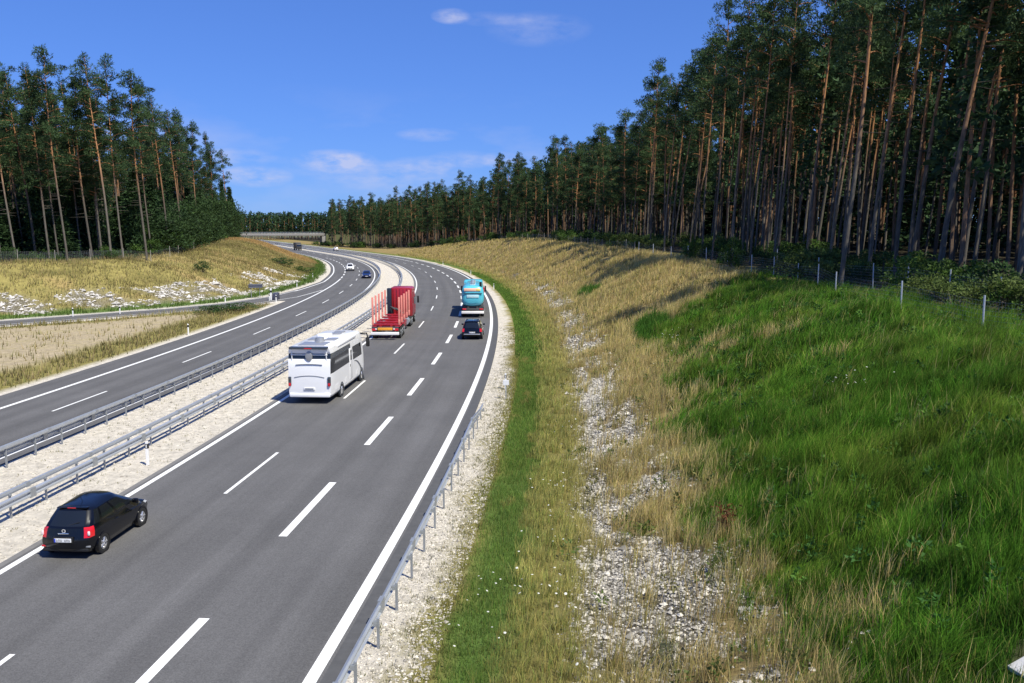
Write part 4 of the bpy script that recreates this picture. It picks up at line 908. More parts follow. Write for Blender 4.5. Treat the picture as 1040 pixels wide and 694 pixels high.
def left_forest():
    lt = []; pines = []; stuff = []
    edge = [(-95, 62), (-84, 92), (-72, 119), (-62, 127), (-60, 140), (-66, 166), (-74, 196), (-88, 250), (-104, 318)]
    def ept(k, off):
        i = min(int(k), len(edge)-2); f = k-i; a, b = np.array(edge[i]), np.array(edge[i+1]); u = (b-a)/np.linalg.norm(b-a); p = a+(b-a)*f+np.array([-u[1], u[0]])*off; return float(p[0]), float(p[1])
    for (ux, Y_, k, rs) in [(20, 122, 0, 1.1), (40, 127, 2, 1.1), (54, 122, 1, 1.0), (63, 126, 3, 1.0), (72, 121, 4, 1.0), (97, 127, 0, 1.25), (107, 131, 1, 1.0), (116, 126, 2, 1.0), (128, 129, 3, 1.1), (152, 133, 4, 1.2), (157, 140, 0, 1.0), (174, 151, 2, 1.0), (29, 131, 4, .9), (5, 121, 3, 1.1), (86, 136, 1, .9), (188, 168, 2, 1), (206, 196, 0, 1), (222, 236, 3, 1.05), (236, 285, 2, 1.1)]:
        x = (ux-520)/860*Y_*1.003; free(x, Y_, 1.5)
        o = put_tree('pine_tree', PINE_L[k], x, Y_, rt.uniform(0, 6.28), (rs, rt.uniform(1.06, 1.2)), (0, -.02-.05*(1-ux/260)))
        o.rotation_euler[2] = 0; pines.append(o)
    pines.sort(key=lambda o: px(*o.location)[0])
    for i, o in enumerate(pines): tag(o, f'pine with a bare lower trunk, {ordn(i+1)} from the left at the left forest edge', 'pine tree', 'edge pines of the left forest')
    for i, (ux, Y_, h) in enumerate([(183, 160, .8), (192, 172, 1.0), (199, 182, .8), (206, 190, 1.1), (212, 205, 1.0), (218, 218, 1.2), (224, 232, 1.1), (229, 245, 1.25), (234, 262, 1.2), (239, 285, 1.25), (167, 150, .6), (176, 155, .7)]):
        x = (ux-520)/860*Y_*1.003; o = put_tree('broadleaf_tree', LEAFY[i % 2], x, Y_, rt.uniform(0, 6.28), (rt.uniform(.8, 1.15), h)); lt.append(o)
    for i, o in enumerate(sorted(lt, key=lambda o: px(*o.location)[0])): tag(o, f'leafy tree green to the ground, {ordn(i+1)} from left at the left forest end', 'tree', 'leafy trees at the end of the left forest')
    n = 0; inner = []
    for i in range(800):
        x, y = ept(rt.uniform(1.0, 8) if i % 3 else rt.uniform(5.2, 8), rt.uniform(3, 26) if i % 3 else rt.uniform(0, 12))
        if not free(x, y, 3.0): continue
        o = put_tree('pine_tree', rt.choice(PINE_L), x, y, 0, (rt.uniform(.8, 1.2), rt.uniform(.95, 1.2)), (rt.gauss(0, .015), rt.gauss(-.02, .025)))
        inner.append(o); n += 1
        if n >= 62: break
    for i, o in enumerate(sorted(inner, key=lambda o: px(*o.location)[0])): tag(o, f'slim dark-crowned pine, {ordn(i+1)} from the left behind the edge of the left forest', 'pine tree', 'inner pines of the left forest')
    sp = []
    for i in range(700):
        k = rt.uniform(1.2, 8) if i % 2 else rt.uniform(5, 8); x, y = ept(k, rt.uniform(1, 24) if i % 2 else rt.uniform(-1, 10))
        if not free(x, y, 2.4): continue
        o = put_tree('spruce_tree', rt.choice(SPRUCE), x, y, rt.uniform(0, 6.28), (rt.uniform(.8, 1.3), rt.uniform(.3, 1.15) if k < 5 else rt.uniform(.7, 1.2)))
        sp.append(o)
        if len(sp) >= 90: break
    for i, o in enumerate(sorted(sp, key=lambda o: px(*o.location)[0])): tag(o, f'dense dark spruce, {ordn(i+1)} from the left between the pines of the left forest', 'spruce tree', 'spruces of the left forest')
    for i in range(1500):
        x, y = ept(rt.uniform(0, 8), rt.uniform(24, 85))
        if not free(x, y, 3.6): continue
        stuff.append((x, y, rt.uniform(21, 26)))
    return stuff
def wood(name, pts, label, nv=6, ncl=19, nl=26, size=.65, low=.45, asp=.3, dark=1.0, spread=2.3, trunkcol=None):
    """many trees too deep or too far to pick apart, joined"""
    r = np.random.default_rng(11); var = []
    for v in range(nv):
        n = ncl; f = low+(1-low)*(np.arange(n)+.5)/n; a = r.uniform(0, 6.28, n); q = spread*(1.1-f)**.6*r.uniform(.2, 1, n)
        cen = np.stack([np.cos(a)*q, np.sin(a)*q, f*25], 1); rad = np.tile([1.0, 1.0, .7], (n, 1))*r.uniform(.7, 1.2, (n, 1))
        lv = leaves(r, cen, rad, nl, size, asp, np.array([.046, .088, .037])*dark)
        z = np.array([-.5, 12, 23.]); tv = tube_np(np.stack([z*0, z*0, z], 1), [.19, .15, .06], 5); var.append((lv, tv))
    A = NP(); Bk = NP()
    for x, y, h in pts:
        (lv, lf, lc), (tv, tf) = var[r.integers(nv)]; k = h/25.; a = r.uniform(0, 6.28); R = np.array([[math.cos(a), -math.sin(a), 0], [math.sin(a), math.cos(a), 0], [0, 0, 1]])
        o = np.array([x, y, float(TZ(x, y))]); sh = r.uniform(-.03, .05)
        T = lambda V: (V@R.T)*[1, 1, k]+o+np.stack([V[:, 2]*sh, V[:, 2]*0, V[:, 2]*0], 1)
        A.add(T(lv), lf, lc*r.uniform(.75, 1.2)); Bk.add(T(tv), tf, bark_col(tv[:, 2], 25.)*r.uniform(.7, 1.25))
    V = np.concatenate(A.V+Bk.V); F = np.concatenate([np.concatenate(A.F), np.concatenate(Bk.F)+A.n]); C = np.concatenate(A.C+Bk.C)
    mi = np.r_[np.zeros(sum(map(len, A.F)), int), np.ones(sum(map(len, Bk.F)), int)]
    tag(link(name, mesh_np(name, V, [F], [M['needles'], M['bark']], midx=mi, col=C)), label, None, None, 'stuff')
st = right_forest(); wood('forest_understorey', [(x, y, h*.55) for i, (x, y, h) in enumerate(st) if i % 2 and (SD(np.array(x), np.array(y))[1] > 62)], 'dark young trees closing the view between the trunks of the right-hand forest', low=.04, ncl=24, size=.9, spread=3.6, dark=.8)
wood('forest_interior', st, 'crowded trunks and crowns in the shade deep inside the right-hand forest', low=.36, ncl=22)
st = left_forest(); wood('forest_interior', st, 'dark crowns and trunks deep inside the left forest', low=.12, ncl=22)
def far_forest():
    pts = []
    for i in range(12000):
        s = rt.uniform(640, 860); d = rt.uniform(-330, 260)
        x, y = map(float, P(s, d))
        if s < 760 and abs(d+4) < 60+rt.random()*20: continue
        if not free(x, y, 4.2): continue
        pts.append((x, y, rt.uniform(21, 27)))
        if len(pts) > 2400: break
    wood('far_forest', pts, 'dark band of distant pine forest beyond the bridge', ncl=11, nl=12, size=1.5, asp=.35, low=.25, spread=2.8, dark=.9)
    pts = []
    gap = lambda x, y: 243 < px(x, y, 3)[0] < 335
    for i in range(3000):                                  # the wood between the left forest edge and the bridge
        s = rt.uniform(300, 640); d = rt.uniform(-190, -62) if rt.random() < .6 else rt.uniform(float(np.interp(s, [300, 430, 500], [42, 28, 24])), 150)
        x, y = map(float, P(s, d))
        if gap(x, y) or not free(x, y, 5.0): continue
        pts.append((x, y, rt.uniform(20, 26)))
    wood('far_woodland', pts, 'pine woods on both sides of the far stretch of road before the bridge', ncl=11, nl=14, size=1.2, low=.25)
far_forest()
# ------------------------------------------------------------------ bushes
def bushes():
    def b(x, y, k, sc, lab, grp='bushes along the forest edges'):
        o = put_tree('bush', BUSH[k], x, y, rt.uniform(0, 6.28), sc, parts=('stem', 'foliage')); return tag(o, lab, 'bush', grp)
    b(24.8, 69, 3, (1.5, 1.3), 'pale-leaved bush standing on the right bank beside the wire fence'); b(22.4, 87, 1, (.9, 1.9), 'slim bright green young tree-like bush at the right fence, tallest of its neighbours')
    b(20.8, 98, 0, (.9, 1.6), 'rounded green bush behind the far end of the right-hand fence'); b(-48.7, 133.5, 2, (1.1, 1.0), 'dark green round bush alone on the crest of the left bank')
    b(-50.5, 186, 2, (2.2, 1.0), 'broad brown-green bush on top of the left hill'); b(-45.2, 184, 0, (2.0, .8), 'low wide bush on top of the left hill, nearest the road'); b(-33.6, 103, 2, (2.2, .55), 'dark low shrub in the dry grass of the gore'); b(-35.2, 99, 2, (1.6, .6), 'dark reddish low shrub left of its twin in the gore grass')
    n = 0
    for i in range(900):
        s = rt.uniform(-66, 130); d = rt.uniform(34, 43) if s < 60 else rt.uniform(31, 36)
        x, y = map(float, P(s, d))
        if y < 14 or x/y > .72: continue
        k = rt.uniform(.7, 1.7); b(x, y, rt.randrange(4), (k*1.2, k), 'leafy green bush in the undergrowth between the right-hand fence and the pines', 'undergrowth bushes at the right-hand forest'); n += 1
        if n >= 150: break
    n = 0
    for i in range(300):
        s = rt.uniform(150, 480); d = float(np.interp(s, [150, 330, 430, 500], [31, 26, 16, 13]))+rt.uniform(-1, 1.5)
        x, y = map(float, P(s, d)); k = rt.uniform(1.0, 2.0); b(x, y, rt.randrange(3), (k*1.3, k), 'green bush at the foot of the distant pines on the right', 'bushes below the distant pines'); n += 1
        if n >= 45: break
    n = 0
    for (x0, y0), (x1, y1) in [((-84, 92), (-71, 118)), ((-71, 118), (-61, 126)), ((-61, 126), (-59, 140)), ((-59, 140), (-65, 166)), ((-65, 166), (-73, 196)), ((-73, 196), (-87, 250))]:
        for i in range(7):
            f = rt.random(); k = rt.uniform(.35, 1.7) if y0 < 140 else rt.uniform(1.2, 2.6); b(x0+(x1-x0)*f+rt.gauss(0, .8), y0+(y1-y0)*f+rt.gauss(.5, .8), rt.randrange(3), (k*1.2, k), 'green bush at the foot of the left forest edge', 'bushes below the left forest')
bushes()
for gname, fmt in (('undergrowth bushes at the right-hand forest', 'leafy undergrowth bush, {} from the right between the right-hand fence and the pines'), ('bushes below the distant pines', 'green bush at the foot of the distant pines, {} from the left'), ('bushes below the left forest', 'green bush at the foot of the left forest edge, {} from the left')):
    os_ = sorted([o for o in COL.objects if o.get('group') == gname], key=lambda o: px(*o.location)[0]*(-1 if 'from the right' in fmt else 1))
    for i, o in enumerate(os_): o['label'] = fmt.format(ordn(i+1))
# ------------------------------------------------------------------ fences
def fence(label, pts, h, mesh_h, steel=True, every=1, wire=.009):
    z = [float(TZ(*p)) for p in pts]; g = thing('wire_fence', label, 'fence', (*pts[0], z[0])); o = Vector(g.location); pm = None
    for p, zz in zip(pts, z):
        if pm is None:
            m = MB(); m.tube([(0, 0, -.3), (0, 0, h)], .045, 8); q = m.build('post', M['steel_post'] if steel else M['wood_post'], g); pm = q.data
        else: q = link('post', pm, g)
        q.location = Vector((*p, zz))-o; q.rotation_euler = (random.gauss(0, .012), random.gauss(0, .012), 0)
    V = []; F = []
    for (a, za), (b, zb) in zip(zip(pts, z), zip(pts[1:], z[1:])):
        a = np.array([*a, za])-np.array(o); b = np.array([*b, zb])-np.array(o); n = max(2, int(np.linalg.norm(b-a)/.22)); u = (b-a)/np.linalg.norm(b-a)
        def quad(p, q, w):
            k = len(V); V.extend([p-w, p+w, q+w, q-w]); F.append((k, k+1, k+2, k+3))
        for i in range(n):
            p = a+(b-a)*i/n; quad(p+[0, 0, .03], p+[0, 0, mesh_h], u*wire*.5)
        for i in range(8): quad(a+[0, 0, .1+(mesh_h-.1)*i/7], b+[0, 0, .1+(mesh_h-.1)*i/7], np.array([0, 0, wire*.5]))
    me = mesh_np('wire_mesh', np.array(V), [np.array(F)], [M['zinc_dark']]); tag(link('wire_mesh', me, g), kind='stuff')
    return g
pp = [(20.3, 29.8), (20.25, 36.2), (19.95, 43.3), (21.4, 56), (23.1, 64), (23.6, 70), (23.75, 77), (23.4, 83), (22.6, 89), (21.7, 95), (20.9, 101), (20.0, 107), (18.9, 114), (18.0, 121)]
fence('wire fence on steel posts running along the crest of the right bank', pp, 1.75, 1.5)
fence('second wire fence further back in the undergrowth of the right-hand forest', [tuple(map(float, P(s, 36.2))) for s in np.arange(-50, 16, 5.5)], 1.9, 1.6)
fence('distant fence in front of the pines where the right bank is highest', [tuple(map(float, P(s, 30.2))) for s in np.arange(53, 260, 6)], 1.7, 1.4, False, wire=.012)
fence('low fence of grey posts in front of the left forest', [(-80, 98), (-76, 106), (-72, 113.5), (-68.6, 118), (-65, 121), (-61.5, 124), (-58, 127), (-56.5, 133), (-56.3, 140), (-58, 148), (-60, 157), (-62, 166)], 1.7, 1.4, False)
# ------------------------------------------------------------------ bridge across the far stretch
def bridge():
    s0 = 500.; x, y = map(float, P(s0, 3)); a = A1
    g = thing('road_bridge', 'pale flat concrete bridge crossing the motorway in front of the distant forest', 'bridge', (x-13, y, 0), a)
    m = MB(); m.box((0, 0, 6.0), (66, 9.5, .9)); m.build('deck', M['concrete'], g, bevel=.05)
    for sy in (-1, 1):
        m = MB(); m.box((0, sy*4.75, 6.65), (66.4, .4, .62)); m.build('parapet_beam', M['bridge_edge'], g, bevel=.03)
        m = MB()
        for k in np.arange(-32, 33, 2.): m.box((k, sy*4.75, 7.4), (.08, .08, .95))
        m.box((0, sy*4.75, 7.9), (66, .1, .1)); m.box((0, sy*4.75, 7.4), (66, .06, .06)); m.build('railing', M['zinc'], g, smooth=False, rec=False)
    for k in (-24,):
        m = MB()
        for yy in (-3, 0, 3): m.tube([(k, yy, -.5), (k, yy, 5.6)], .5, 12)
        m.box((k, 0, 5.4), (1.1, 8, .5)); m.build('pier', M['concrete'], g)
    for sx in (-1, 1):
        m = MB(); m.box((sx*33, 0, 2.3), (3, 9.0, 6.4)); m.build('abutment', M['concrete'], g, bevel=.05)
        m = MB(); m.add([(sx*34, -5.5, -1), (sx*34, 5.5, -1), (sx*70, 5.5, -1), (sx*70, -5.5, -1), (sx*34, -5.2, 6.3), (sx*34, 5.2, 6.3), (sx*70, 5.2, 6.0), (sx*70, -5.2, 6.0)], [(3, 2, 1, 0), (4, 5, 6, 7), (0, 1, 5, 4), (1, 2, 6, 5), (2, 3, 7, 6), (3, 0, 4, 7)]); m.build('approach_embankment', M['far_ground'], g)
    # arched culvert beside the left abutment
    t = thing('culvert_arch', 'small pale arch with a dark opening left below the bridge', 'culvert', (-131.5, 430, float(TZ(-131.5, 430))), .3)
    V = []; n = 12; F = []
    for k in range(n+1):
        an = math.pi*k/n; V += [(2.6*math.cos(an), 0, 2.6*math.sin(an)), (3.6*math.cos(an), 0, 3.7*math.sin(an)), (3.6*math.cos(an), 4, 3.7*math.sin(an)), (2.6*math.cos(an), 4, 2.6*math.sin(an))]
        if k: F += [(4*k-4+i, 4*k-4+(i+1) % 4, 4*k+(i+1) % 4, 4*k+i) for i in range(4)]
    m = MB(); m.add(V, F); m.build('arch', M['concrete_pale'], t); m = MB(); m.box((0, 3.9, 1.2), (5.1, .3, 2.6)); m.build('opening', M['black'], t, smooth=False)  # opening is a black panel standing in for shade inside the arch
bridge()
# ------------------------------------------------------------------ grass, stones, flowers
M['grass'] = mat('grass', (.1, .15, .03), .8, spec=.12, attr='col', trans=.35)
M['stone'] = mat('stone', (.55, .53, .5), .9, spec=.2, attr='col', noise=(9, .25))
gr = np.random.default_rng(21)
def blades(name, label, x, y, h, w, lean, col, seg2=True, tz=None):
    n = len(x); z = TZ(x, y) if tz is None else tz; a = gr.uniform(0, 6.283, n); ox, oy = np.cos(a)*w, np.sin(a)*w
    lx = lean[0]*h+gr.normal(0, .22, n)*h; ly = lean[1]*h+gr.normal(0, .22, n)*h; b = np.stack([x, y, z-.02], 1); o = np.stack([ox, oy, 0*ox], 1)
    tip = b+np.stack([lx, ly, h*np.sqrt(np.clip(1-(lx/h)**2*.5-(ly/h)**2*.5, .2, 1))], 1)
    cb = col*.7; ct = col*1.3  # sunlit tips and shaded bases painted into the blade colour
    if seg2:
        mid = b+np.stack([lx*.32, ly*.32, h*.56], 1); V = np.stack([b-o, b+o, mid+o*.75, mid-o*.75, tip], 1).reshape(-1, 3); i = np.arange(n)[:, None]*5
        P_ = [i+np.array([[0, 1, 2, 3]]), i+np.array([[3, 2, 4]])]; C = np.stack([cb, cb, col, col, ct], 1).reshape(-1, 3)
    else:
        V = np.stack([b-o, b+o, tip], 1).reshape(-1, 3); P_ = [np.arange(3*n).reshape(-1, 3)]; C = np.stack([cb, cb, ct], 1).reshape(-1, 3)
    return tag(link(name, mesh_np(name, V, P_, [M['grass']], col=C)), label, None, None, 'stuff')
def inview(x, y, m=.08): return (y > 3) & (np.abs(x/np.maximum(y, .1)) < .61+m+4/np.maximum(y, 3))
def cols(base, n, v=.25, alt=None, pa=0):
    c = np.asarray(base)[None]*gr.uniform(1-v, 1+v, (n, 1))*gr.normal(1, .05, (n, 3))
    if alt is not None: k = gr.random(n) < pa; c[k] = np.asarray(alt)[None]*gr.uniform(1-v, 1+v, (k.sum(), 1))
    return np.clip(c, .002, 1)
def sample(s0, s1, d0, d1, n):
    s = gr.uniform(s0, s1, n); d = gr.uniform(d0, d1, n); x, y = P(s, d); k = inview(x, y); return s[k], d[k], x[k], y[k]
def tufts(x, y, k, r):                                     # spread k blades round every tuft centre
    n = len(x); i = np.repeat(np.arange(n), k); return x[i]+gr.normal(0, r, n*k), y[i]+gr.normal(0, r, n*k), i
def green_bank():
    LX = []; LY = []; X = []; Y_ = []; H = []; Wd = []; C = []
    for s0, s1, n, k, w in ((-67, -40, 32000, 11, .0062), (-40, -8, 13000, 10, .012), (-8, 40, 3500, 7, .02)):
        s, d, x, y = sample(s0, s1, 16, 33.5, n); ge = green_edge(s, x, y); m = (d > ge+gr.normal(-.1, .55, len(s)))&(gully(x, y) < .4)
        dp = sstep(.64, .74, fbm(x*.22, y*.3, 61))*sstep(-45, -36, s)*(1-sstep(24, 26, d)); m &= gr.random(len(s)) > dp*.75
        x, y = x[m], y[m]; ok = np.hypot(x-8.9, y-12.45) > .98; x, y = x[ok], y[ok]; X2, Y2, i = tufts(x, y, k, .095); big = np.clip(.5+1.9*(fbm(x*.75, y*.75, 81)-.5), 0, 1)[i]; hh = (.20+.80*big)*gr.uniform(.65, 1.25, len(x))[i]*gr.uniform(.6, 1.2, len(X2)); tone = (.30+1.4*fbm(x*.8, y*.8, 82))[i]*gr.uniform(.6, 1.4, len(x))[i]
        X.append(X2); Y_.append(Y2); H.append(hh); Wd.append(np.full(len(X2), w)); LX.append((.30+gr.normal(0, .22, len(x)))[i]); LY.append((.10+gr.normal(0, .22, len(x)))[i]); C.append((cols((.062, .155, .013), len(X2), .25, (.20, .21, .05), .08)+np.array([.055, .035, .008])*(np.clip(fbm(x*.3+9, y*.3, 83)-.42, 0, 1)*2.4)[i][:, None])*tone[:, None])
    blades('green_grass', 'tall lush green grass covering the right bank', *map(np.concatenate, (X, Y_, H, Wd)), (np.concatenate(LX), np.concatenate(LY)), np.concatenate(C))
def weeds():
    A = NP()
    for n, f, col, hs_, lim in ((420, 'g', (.04, .11, .02), .30, -8), (200, 'g', (.08, .17, .025), .34, -8), (260, 'd', (.10, .14, .035), .26, 20), (140, 'd', (.17, .16, .06), .34, 20)):
        s, d, x, y = sample(-67, lim, 12.5, 31, n); ge = green_edge(s, x, y); m = (d > ge+.4) if f == 'g' else (d < ge-.3); m &= np.hypot(x-8.9, y-12.7) > 1.2; x, y = x[m], y[m]; z = TZ(x, y); k = len(x)
        A.add(*leaves(gr, np.stack([x, y, z+hs_*gr.uniform(.6, 1.5, k)], 1), np.stack([gr.uniform(.10, .3, k)]*2+[gr.uniform(.12, .34, k)], 1), 34, .10, .33, col, .45))
    tag(link('weeds', A.mesh('weeds', M['leaves'])), 'leafy weeds mixed into the grass of the right bank', None, None, 'stuff')
    s, d, x, y = sample(-67, -5, 17, 31, 700); m = d > green_edge(s, x, y); x, y = x[m], y[m]; x, y, i = tufts(x, y, 4, .2); n = len(x)
    blades('seed_stalks', 'thin straw-coloured seed stalks standing above the green grass', x, y, gr.uniform(.6, 1.15, n), np.full(n, .007), (.25, .1), cols((.36, .31, .13), n, .3))
def dry_bank():
    X = []; Y_ = []; H = []; Wd = []; C = []
    for s0, s1, n, k, w in ((-68, -40, 15000, 13, .007), (-40, -8, 11000, 11, .011), (-8, 45, 7000, 8, .02), (45, 130, 5200, 6, .035), (130, 260, 3600, 5, .06)):
        s, d, x, y = sample(s0, s1, 11.3, 31.5, n); ge = green_edge(s, x, y); rk = rock_mask(s, d, x, y); blob = np.exp(-(((s-28)/5)**2+((d-19.3)/1.4)**2))+np.exp(-(((s+12)/6)**2+((d-20)/1.6)**2))
        dp = sstep(.64, .74, fbm(x*.22, y*.3, 61))*sstep(-45, -36, s)*(1-sstep(24, 26, d))
        m = ((d < ge+gr.normal(.15, .7, len(s)))|(gr.random(len(s)) < dp*.7))&(gr.random(len(s)) > rk*.82)&(gully(x, y) < .35)
        m &= gr.random(len(s)) < (.12+1.9*np.clip(fbm(x*.6, y*.6, 84)-.18, 0, 1))
        x, y, d, bl = x[m], y[m], d[m], blob[m]; X2, Y2, i = tufts(x, y, k, .10 if s0 < -8 else .22); low = sstep(12.2, 14.5, d)[i]
        hh = (.42+.28*low)*(.6+.8*fbm(x*.7, y*.7, 85)[i])*gr.uniform(.6, 1.25, len(X2)); g = fbm(x*.3, y*.3, 86)[i][:, None]
        c = cols((.54, .43, .19), len(X2), .3, (.33, .31, .085), .28)*low[:, None]+cols((.42, .38, .12), len(X2), .3, (.24, .30, .07), .3)*(1-low[:, None]); c = c*(.72+.56*g)
        c = np.where((bl[i] > .45)[:, None], cols((.06, .15, .02), len(X2), .3), c)
        X.append(X2); Y_.append(Y2); H.append(hh); Wd.append(np.full(len(X2), w)); C.append(c)
    blades('dry_grass', 'straw-coloured dry grass tufts on the right bank', *map(np.concatenate, (X, Y_, H, Wd)), (.12, .02), np.concatenate(C))
def ditch_grass():
    s, d, x, y = sample(-68, -10, 9.4, 12.4, 95000); e = np.clip(1-np.abs(d-10.7)/1.3, 0, 1); m = gr.random(len(s)) < .12+e; s, d, x, y = s[m], d[m], x[m], y[m]; n = len(x)
    tone = (.6+.8*fbm(x*.9, y*.5, 88))[:, None]; ed = (d+2.2*(fbm(x*.5, y*.3, 98)-.5) > 11.4)|(d < 9.9)|(fbm(x*1.1, y*.5, 99) > .69); c = np.where(ed[:, None], cols((.27, .26, .075), n, .3), cols((.13, .215, .04), n, .25, (.24, .26, .07), .2))*tone
    h = gr.uniform(.10, .28, n)*(.7+.8*fbm(x*.6, y*.6, 89)); s2, d2, x2, y2 = sample(-10, 120, 9.6, 11.9, 26000); n2 = len(x2)
    blades('verge_grass', 'short green grass in the drainage strip beside the gravel verge', np.r_[x, x2], np.r_[y, y2], np.r_[h, gr.uniform(.12, .3, n2)], np.r_[np.where(s < -40, .008, .012), np.full(n2, .04)], (.05, .02), np.concatenate([c, cols((.13, .215, .04), n2, .25)*(.6+.8*fbm(x2*.6, y2*.3, 90))[:, None]]), seg2=False)
def left_grass():
    x = gr.uniform(-150, -30, 150000); y = gr.uniform(38, 330, 150000); s, d = SD(x, y); t = tdist(x, y); m = inview(x, y)&(y > 38); rk = sstep(.41, .50, fbm(x*.22-y*.1, y*.2+x*.1, 73))*((t > 3)&(t < 11)&(s < 105))
    bank = (t > 1.3)&(t < 29)&(gr.random(len(x)) > rk*.9); gore = (t < -6.3)&(d < -21.8)&(((d > -25.5)|(t > -9)|(s > 24))|(gr.random(len(x)) < .12)); m &= bank|gore
    x, y, t, s, d = x[m], y[m], t[m], s[m], d[m]; x2, y2, i = tufts(x, y, 3, .3); n = len(x2); g = fbm(x*.15, y*.15, 92)[i][:, None]
    c = cols((.26, .235, .09), n, .3, (.38, .30, .15), .3)*(.4+1.1*g); lowm = ((t < 3.8)&(t > 0))[i]; c = np.where(lowm[:, None], cols((.10, .16, .035), n, .3), c); c = np.where((s > 165)[i][:, None]&(t > 3)[i][:, None], cols((.40, .28, .12), n, .3), c)
    blades('bank_grass', 'dry olive grass on the left bank and in the gore', x2, y2, gr.uniform(.25, .7, n), np.full(n, .045), (.03, .0), c, seg2=False)
def stones():
    ico = bmesh.new(); bmesh.ops.create_icosphere(ico, subdivisions=1, radius=1); IV = np.array([v.co[:] for v in ico.verts]); IF = np.array([[v.index for v in f.verts] for f in ico.faces]); ico.free()
    IV8 = np.array([(1, 0, 0), (-1, 0, 0), (0, 1, 0), (0, -1, 0), (0, 0, 1), (0, 0, -1)], float); IF8 = np.array([(0, 2, 4), (2, 1, 4), (1, 3, 4), (3, 0, 4), (2, 0, 5), (1, 2, 5), (3, 1, 5), (0, 3, 5)])
    def rocks(name, label, x, y, r, c, base=(IV, IF)):
        n = len(x); BV, BF = base; z = TZ(x, y); a = gr.uniform(0, 6.283, n); V = BV[None]*gr.uniform(.6, 1.35, (n, len(BV), 1))*np.stack([gr.uniform(.8, 1.4, n), gr.uniform(.7, 1.1, n), gr.uniform(.45, .8, n)], 1)[:, None]*r[:, None, None]
        ca, sa = np.cos(a)[:, None], np.sin(a)[:, None]; W_ = np.stack([V[..., 0]*ca-V[..., 1]*sa+x[:, None], V[..., 0]*sa+V[..., 1]*ca+y[:, None], V[..., 2]+(z+r*gr.uniform(-.1, .3, n))[:, None]], -1)
        F = BF[None]+(np.arange(n)*len(BV))[:, None, None]
        tag(link(name, mesh_np(name, W_.reshape(-1, 3), [F.reshape(-1, 3)], [M['stone']], col=np.repeat(c, len(BV), 0))), label, None, None, 'stuff')
    s, d, x, y = sample(-67, -20, 12.5, 19, 130000); rk = rock_mask(s, d, x, y); m = gr.random(len(s)) < rk*.75+.02; x, y = x[m], y[m]; n = len(x)
    s2, d2, x2, y2 = sample(-20, 70, 12.8, 18, 36000); m = gr.random(len(s2)) < rock_mask(s2, d2, x2, y2)*.7; x2, y2 = x2[m], y2[m]; n2 = len(x2)
    c = np.array([.54, .505, .44])*gr.uniform(.25, 1.15, (n+n2, 1))
    r = np.r_[np.minimum(gr.lognormal(-3.5, .5, n), .15), np.minimum(gr.lognormal(-2.8, .45, n2), .2)]
    rocks('limestone_rubble', 'white limestone rubble showing through the dry grass of the right bank', np.r_[x, x2], np.r_[y, y2], r, c, (IV8, IF8))
    x = gr.uniform(-110, -30, 95000); y = gr.uniform(70, 190, 95000); s, d = SD(x, y); t = tdist(x, y); rl = sstep(.41, .50, fbm(x*.22-y*.1, y*.2+x*.1, 73))*sstep(.4, .55, fbm(x*.9, y*.9, 75))
    m = (t > 3.2)&(t < 11)&(s < 105)&(gr.random(len(x)) < rl)&inview(x, y); x, y = x[m], y[m]; n = len(x)
    rocks('pale_rubble', 'pale rubble patches on the slope of the left bank', x, y, gr.lognormal(-1.9, .4, n), np.array([.60, .57, .53])*gr.uniform(.5, 1.1, (n, 1)), (IV8, IF8))
    # gravel of the verge and the median: only the coarser stones and dark gaps as geometry
    s, d, x, y = sample(-66, -15, 8.05, 9.8, 16000); s2, d2, x2, y2 = sample(-55, 10, -10.8, -4.05, 14000); x = np.r_[x, x2]; y = np.r_[y, y2]; n = len(x); c = np.array([.54, .50, .43])*gr.uniform(.45, 1.15, (n, 1))
    rocks('gravel', 'coarse pale gravel stones on the verge and the median', x, y, gr.lognormal(-3.5, .35, n), c, (IV8, IF8))
    s, d, x, y = sample(-66, 10, 8.1, 10.0, 6000); m = gr.random(len(x)) < ((d-7.9)/2)**1.5*(.3+1.2*fbm(x, y, 97)); x, y = x[m], y[m]; s2, d2, x2, y2 = sample(-60, 10, -10.2, -4.3, 420); x = np.r_[x, x2]; y = np.r_[y, y2]
    X2, Y2, i = tufts(x, y, 7, .06); n = len(X2); blades('gravel_weeds', 'small weeds growing in the gravel of verge and median', X2, Y2, gr.uniform(.05, .16, n), np.full(n, .012), (.0, .0), cols((.13, .14, .04), n, .35, (.30, .24, .10), .3), seg2=False)
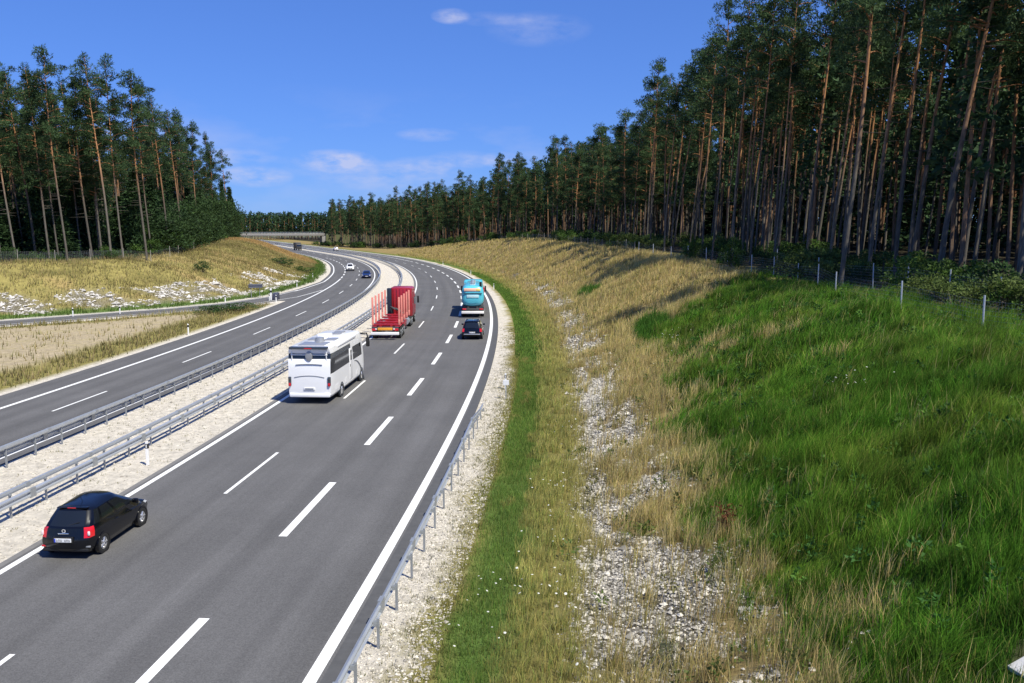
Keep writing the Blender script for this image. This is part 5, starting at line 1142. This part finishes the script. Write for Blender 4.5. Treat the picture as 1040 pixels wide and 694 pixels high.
def flowers():
    X = []; Y_ = []; H = []
    for cx, cy, n, r in [(12.4, 30.3, 11, .5), (9.8, 56.4, 26, 1.0), (.0, 20.9, 14, .7), (1.2, 22.1, 18, .9), (.8, 26, 9, .8), (1.6, 30.5, 12, .7), (-.6, 18.6, 7, .5), (2.2, 40, 8, .7), (7.5, 49, 8, 1.5), (1.4, 18, 12, 1.2)]:
        X.append(gr.normal(cx, r, n)); Y_.append(gr.normal(cy, r*1.3, n)); H.append(gr.uniform(.35, .7, n))
    x, y, h = map(np.concatenate, (X, Y_, H)); z = TZ(x, y); V = []; F = []; C = []
    for a, b, c, hh in zip(x, y, z, h):
        r = gr.uniform(.022, .042); tl = gr.normal(0, .25, 2); k = len(V); V.append((a, b, c+hh+.012)); C.append((.8, .8, .74))
        for q in range(7): an = 6.283*q/7; dx, dy = r*math.cos(an), r*math.sin(an); V.append((a+dx, b+dy, c+hh+dx*tl[0]+dy*tl[1])); C.append((.78, .78, .72)); F.append((k, k+1+q, k+1+(q+1) % 7))
        V += [(a-.004, b, c), (a+.004, b, c), (a, b, c+hh)]; C += [(.07, .12, .03)]*3; F.append((k+8, k+9, k+10))
    tag(link('wildflowers', mesh_np('wildflowers', np.array(V), [np.array(F)], [M['grass']], col=np.array(C))), 'white umbel flowers scattered in the grass of the right bank', None, None, 'stuff')
    # a rusty dock plant and a grey-green mugwort, single plants that stand out
    def plant(name, lab, px_, py_, n, h, col, r, w):
        t = thing(name, lab, 'plant', (px_, py_, float(TZ(px_, py_)))); V = []; F = []; C = []
        for i in range(n):
            a = gr.uniform(0, 6.28); q = gr.uniform(0, r); hh = h*gr.uniform(.5, 1.1); b = np.array([math.cos(a)*q*.3, math.sin(a)*q*.3, -.05]); e = b+np.array([math.cos(a)*q, math.sin(a)*q, hh]); k = len(V); V += [b-[.006, 0, 0], b+[.006, 0, 0], e]; C += [np.array(col)*.7]*3; F.append((k, k+1, k+2))
            for j in range(12):
                p = b+(e-b)*gr.uniform(.3, 1); dd = gr.normal(size=3)*w; d2 = gr.normal(size=3)*w*.5; k = len(V); V += [p, p+dd+d2, p+dd*1.6]; C += [np.array(col)*gr.uniform(.6, 1.3)]*3; F.append((k, k+1, k+2))
        link('foliage', mesh_np('foliage', np.array(V), [np.array(F)], [M['leaves']], col=np.array(C)), t)
    plant('dock_plant', 'rust-brown dock plant standing at the edge of the green grass', 6.1, 23.3, 26, .95, (.16, .055, .025), .32, .05)
    plant('mugwort_plant', 'grey-green feathery plant in the dry grass at the bottom of the photo', 3.3, 17.3, 30, .85, (.16, .17, .09), .5, .05); plant('mugwort_plant', 'yellow-green leafy weed in the rubble of the right bank', 4.0, 25.2, 30, .5, (.12, .16, .03), .6, .05)
green_bank(); weeds(); dry_bank(); ditch_grass(); left_grass(); stones(); flowers()
